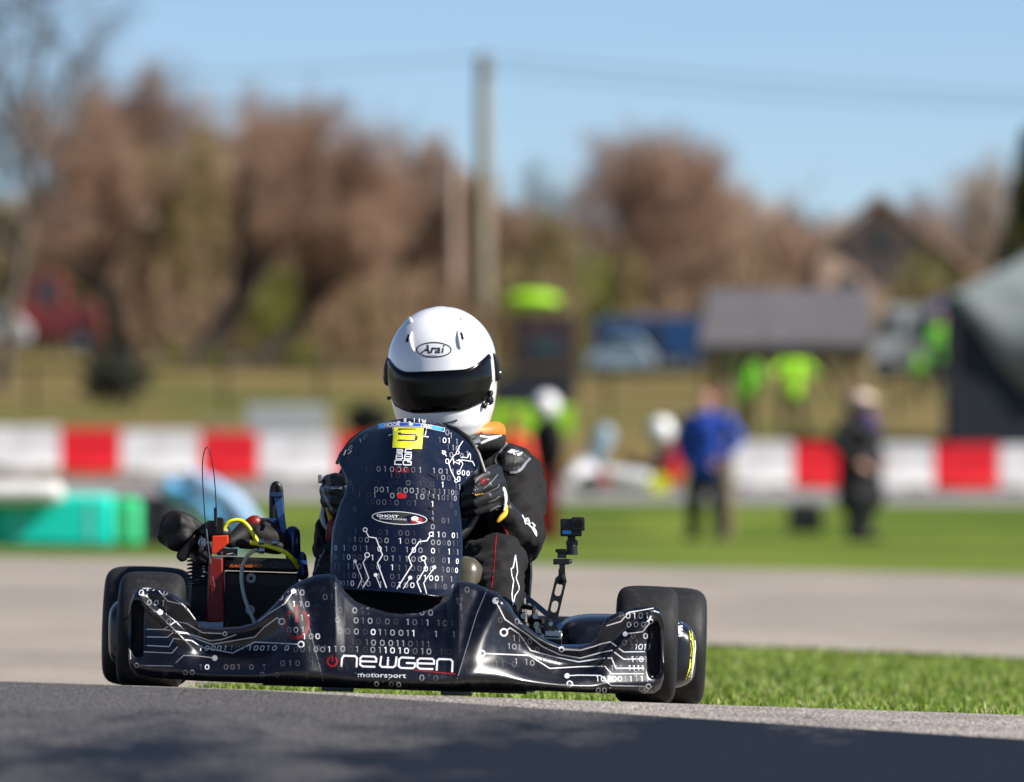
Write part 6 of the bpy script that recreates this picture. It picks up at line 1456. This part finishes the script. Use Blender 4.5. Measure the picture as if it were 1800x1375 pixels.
# --- gloves, five fingers each, closed on the wheel rim
def glove(side):
    m = MB()
    if side > 0:
        K = [(872, 828, 19.515), (878, 848, 19.505), (879, 868, 19.50), (874, 887, 19.50)]; Mi = [(853, 836, 19.445), (856, 856, 19.435), (856, 875, 19.435), (854, 892, 19.44)]
        Di = [(835, 846, 19.428), (834, 866, 19.422), (834, 884, 19.424), (836, 899, 19.43)]; Ti = [(822, 854, 19.455), (818, 873, 19.45), (818, 890, 19.45), (822, 903, 19.455)]
        wr = F_(884, 900, 19.53); wr2 = F_(892, 915, 19.55); pm = F_(866, 862, 19.535)
        th = [F_(868, 850, 19.55), F_(850, 838, 19.535), F_(838, 832, 19.51), F_(832, 834, 19.49)]
    else:
        K = [(577, 846, 19.515), (573, 862, 19.505), (574, 880, 19.50), (580, 896, 19.50)]; Mi = [(590, 842, 19.455), (588, 862, 19.45), (589, 880, 19.45), (594, 896, 19.45)]
        Di = [(606, 846, 19.44), (606, 866, 19.435), (606, 884, 19.435), (608, 899, 19.44)]; Ti = [(617, 852, 19.46), (618, 871, 19.455), (618, 889, 19.455), (618, 903, 19.46)]
        wr = F_(588, 905, 19.52); wr2 = F_(586, 922, 19.54); pm = F_(588, 868, 19.535)
        th = [F_(585, 858, 19.55), F_(598, 846, 19.535), F_(606, 842, 19.51), F_(610, 845, 19.49)]
    for i in range(4):
        r = (.0150, .0156, .0150, .0132)[i]; m.caps([F_(*K[i]), F_(*Mi[i]), F_(*Di[i]), F_(*Ti[i])], [r*1.05, r, r*.92, r*.78], 14)
        m.caps([F_(*K[i]), wr], [r*1.05, .020], 12)
    m.caps([pm, wr], [.026, .024], 16); m.caps(th, [.018, .016, .0145, .012], 12); m.caps([wr, wr2], [.030, .034], 20)
    g = m.build('glove', 'glove', driver, remesh=.0032, smooth_it=3); g['label'] = 'black glove gripping the right side of the wheel' if side > 0 else 'black glove with grey stripes on the left side of the wheel'
    D = Decal(ray_mapper(bvh(g), .0005))
    if side > 0:
        for pts in ([(375, 415), (380, 450), (350, 500), (290, 545), (245, 600), (240, 650), (275, 695)], [(345, 680), (400, 640), (460, 580), (505, 520), (515, 500)], [(350, 750), (430, 710), (500, 675), (530, 650), (528, 625)], [(400, 845), (480, 815), (540, 770)], [(430, 945), (440, 990), (500, 975)], [(430, 940), (520, 890), (555, 895)], [(490, 935), (520, 930)]): D.stroke([Z8(*p) for p in pts], 1.1, 1, False, 2)
        D.disc(*Z8(345, 590), 6, 7, mi=4); D.stroke([Z8(325, 615), Z8(350, 575), Z8(370, 570)], 2.4, 5); 
        for x in np.linspace(245, 330, 5): D.stroke([Z8(x, 745), Z8(x+8, 765-(x-245)*.3)], 2.6, 11, False, 2)
        D.stroke([Z8(215, 740), Z8(245, 690)], 2.0, 0)
    else:
        for pts, w_ in (([(270, 130), (250, 250), (265, 330), (320, 440), (370, 520), (415, 560)], 5.5), ([(275, 240), (350, 262), (420, 250), (490, 262)], 5)): D.stroke([Z10(*p) for p in pts], w_, 10, False, 2)
    D.build('glove_piping', PR, g)
    m = MB()
    if side > 0: pts = [F_(877, 845, 19.50), F_(886, 862, 19.492), F_(889, 880, 19.488), F_(886, 898, 19.486)]
    else: pts = [F_(570, 890, 19.50), F_(566, 905, 19.495), F_(569, 920, 19.49), F_(574, 930, 19.49)]
    m.tube(smooth(pts), [.003+.003*math.sin(PI*min(1, k/24*1.1)) for k in range(25)], 10, flat=.6); m.build('glove_cuff', 'white_print', g)
    m = MB(); pts = [F_(890, 888, 19.50), F_(888, 902, 19.485), F_(880, 911, 19.475), F_(874, 918, 19.47)] if side > 0 else [F_(574, 892, 19.48), F_(580, 908, 19.475), F_(584, 925, 19.475), F_(585, 938, 19.48)]
    m.tube(smooth(pts), [.003+.0035*math.sin(PI*k/24) for k in range(25)], 10, flat=.9); m.build('cuff_strap', 'amber', g)
glove(1); glove(-1)
m = MB(); m.caps([F_(588, 925, 19.46), F_(586, 945, 19.46)], .018); m.build('sleeve_stripe', 'dark_red', driver)
m = MB(); m.box(F_(563, 842, 19.5), (.010, .012, .020)); m.build('strap_end', 'grey_trim', driver, bevel=.002)
# --- helmet
HC = F_(778, 653, 19.76); HR = Matrix.Rotation(math.radians(-2.5), 3, 'Y') @ Matrix.Rotation(math.radians(-7), 3, 'Z') @ Matrix.Rotation(math.radians(4), 3, 'X')
HPW = .955
HP = [(-.168, .060, .075, .05), (-.160, .078, .100, .06), (-.145, .094, .122, .078), (-.120, .109, .140, .095), (-.09, .1205, .148, .108), (-.05, .1285, .147, .122), (-.01, .1315, .144, .132), (.02, .1305, .140, .137), (.05, .125, .132, .135), (.08, .113, .120, .125), (.105, .096, .102, .105), (.125, .074, .078, .08), (.140, .049, .05, .052), (.148, .024, .025, .025), (.150, .002, .002, .002)]
def hel(z, a, grow=0.0):      # a: angle, 0 = facing front
    zz = [p[0] for p in HP]; 
    def cr(k):
        return float(np.interp(z, zz, [p[k] for p in HP]))
    rx, rf, rb = cr(1), cr(2), cr(3); c, s = math.cos(a), math.sin(a); ry = rf if c > 0 else rb; rx = rx*HPW
    e = 2.25; r = (abs(s/rx)**e+abs(c/ry)**e)**(-1/e); r += grow
    return Vector((r*s, -r*c, z))
def hw_(v): return HC + HR @ v
# smooth vertical profile by spline resampling
zs = []
for i in range(61): t = i/60; zs.append(-.168+.3185*(1-math.cos(PI*t))/2)
import copy as _c
HPs = [[p[0] for p in HP]]
def resample():
    global HP
    z = np.array([p[0] for p in HP]); new = []
    for zz in zs:
        row = [zz]
        for k in (1, 2, 3):
            y = np.array([p[k] for p in HP]); # local gaussian blend for smoothness
            g = np.linspace(-.158, .150, 400); yg = np.interp(g, z, y)
            sgm = .007 if zz < .11 else .0015; wgt = np.exp(-((g-zz)/sgm)**2); row.append(float((yg*wgt).sum()/wgt.sum()))
        if zz > .112:      # round dome cap
            zc = .112; r0 = [float(np.interp(zc, z, [p[k] for p in HP])) for k in (1, 2, 3)]; f = math.sqrt(max(0, 1-((zz-zc+.0)/.0385)**2)); 
            row[1:] = [max(.001, r0[k]*lerp(1, f, 1)) for k in range(3)]
        new.append(tuple(row))
    HP = new
# dome: use ellipsoidal law above z=0 for a clean egg shape
HP = [p for p in HP if p[0] < .03] + [(z, .1305*math.sqrt(max(1e-5, 1-((z-.02)/.131)**2)), .139*math.sqrt(max(1e-5, 1-((z-.02)/.131)**2)), .137*math.sqrt(max(1e-5, 1-((z-.02)/.131)**2))) for z in np.linspace(.03, .1508, 26)]
m = MB(); NA = 72
m.add([hw_(hel(z, 2*PI*k/NA)) for z in zs for k in range(NA)], [(i*NA+k, i*NA+(k+1) % NA, (i+1)*NA+(k+1) % NA, (i+1)*NA+k) for i in range(60) for k in range(NA)])
m.add([hw_(hel(zs[0], 2*PI*k/NA)) for k in range(NA)], [tuple(range(NA))]); m.add([hw_(hel(zs[-1], 2*PI*k/NA)) for k in range(NA)], [tuple(range(NA))])
helmet = m.build('helmet', 'helmet_white', driver, sharp=60, subsurf=1)
hb = bvh(helmet)
# visor: dark shield wrapped round the front
def vis_up(a): return .008 + .032*sstep(.45, 1.24, abs(a)) - .014*sstep(1.13, 1.21, abs(a))
def vis_lo(a): return -.084 + .016*sstep(.3, .95, abs(a)) + .046*sstep(.85, 1.21, abs(a))
def shell(amax, up, lo, g, name, mt, n=56, nr=14, par=None, thick=0.0):
    m = MB(); vs = []
    for i in range(nr+1):
        for k in range(n+1):
            a = lerp(-amax, amax, k/n); z = lerp(up(a), lo(a), i/nr); edge = min(1, min(i, nr-i)/1.0, min(k, n-k)/1.0); vs.append(hw_(hel(z, a, g if edge > 0 else 0.0)))
    m.add(vs, [(i*(n+1)+k, i*(n+1)+k+1, (i+1)*(n+1)+k+1, (i+1)*(n+1)+k) for i in range(nr) for k in range(n)]); return m.build(name, mt, par or helmet, sharp=70)
visor = shell(1.20, vis_up, vis_lo, .0028, 'visor', 'visor')
# dark eye-port seal round the visor
m = MB(); m.tube([hw_(hel(vis_up(a)+.0010, a, .0012)) for a in np.linspace(-1.205, 1.205, 50)], .0012, 6); m.tube([hw_(hel(vis_lo(a)-.001, a, .0012)) for a in np.linspace(-1.205, 1.205, 50)], .0012, 6); m.build('visor_seal', 'black_plastic', helmet)
for s in (-1, 1):
    m = MB(); m.caps([hw_(hel(.034, s*1.40, .000)), hw_(hel(.016, s*1.46, .001)), hw_(hel(-.016, s*1.48, .001))], [.005, .010, .012], 14); pv = m.build('visor_pivot', 'black_plastic', helmet); m = MB(); m.ball(hw_(hel(-.008, s*1.46, .010)), .004, 8); m.build('screw', 'steel', pv)
m = MB(); m.ball(hw_(hel(-.068, 1.0, .006)), .011, 14, sc=(1, .7, 1)); m.ball(hw_(hel(-.078, .86, .005)), .007, 12); m.caps([hw_(hel(-.056, 1.02, .006)), hw_(hel(-.050, 1.05, .006))], .006); lt = m.build('visor_latch', 'black_plastic', helmet)
m = MB(); m.ball(hw_(hel(-.075, .92, .011)), .0028, 8); m.ball(hw_(hel(-.061, 1.02, .015)), .0028, 8); m.build('screw', 'steel', lt)
# intake ducts on the forehead
for s in (-1, 1):
    m = MB(); pts = [hw_(hel(.100, s*.50, .001)), hw_(hel(.085, s*.47, .004)), hw_(hel(.066, s*.40 if s < 0 else s*.46, .003)), hw_(hel(.056, s*.36 if s < 0 else s*.46, .000))]
    m.tube(smooth(pts, 5), [.0015+.0026*math.sin(PI*k/15) for k in range(16)], 10); vn = m.build('air_vent', 'helmet_white', helmet)
    m = MB(); m.caps([hw_(hel(.092, s*.545, .0012)), hw_(hel(.080, s*.545, .0015))], .0032, 8); m.build('vent_opening', 'black_matte', vn)
for s in (-1, 1): m = MB(); m.caps([hw_(hel(.128, s*1.15, -.001)), hw_(hel(.122, s*.75, .0005))], [.004, .005], 10); m.build('top_vent', 'helmet_white', helmet)
m = MB(); m.caps([hw_(hel(-.112, .12, .0005)), hw_(hel(-.106, .32, .0005))], .0018, 8); m.build('chin_slot', 'black_matte', helmet)
m = MB(); m.box(hw_(hel(-.055, -1.42, .003)), (.012, .008, .008)); m.build('visor_tab', 'black_plastic', helmet, bevel=.001)
D = Decal(ray_mapper(hb, .0004))
ax0, ay0 = 540+805/3.617, 520+344/3.617
D.ring(ax0, ay0, 31.5, 13.8, 2.2, 8, 40)
D.text('Ara', ax0-22.5, ay0+5.6, 14.2, ang=0, xs=1.10, shear=.28, mi=8, bold=.03); D.stroke([(ax0+14.5, ay0+5.6), (ax0+16.6, ay0-3.4)], 3.0, 8); D.disc(ax0+17.6, ay0-6.8, 2.0, 1.6, mi=8)
D.text('HELMET', ax0-11, ay0+11.3, 2.5, xs=1.35, mi=1)
D.build('helmet_lettering', PR, helmet)

# ------------------------------------------------------------------ tidy
for o in list(bpy.data.objects):
    if 'hh' in o: del o['hh']
    if o.parent is None and o.type == 'EMPTY' and o.name.startswith('bare_tree') and 'label' not in o:
        for ch in list(o.children): bpy.data.objects.remove(ch)
        bpy.data.objects.remove(o)
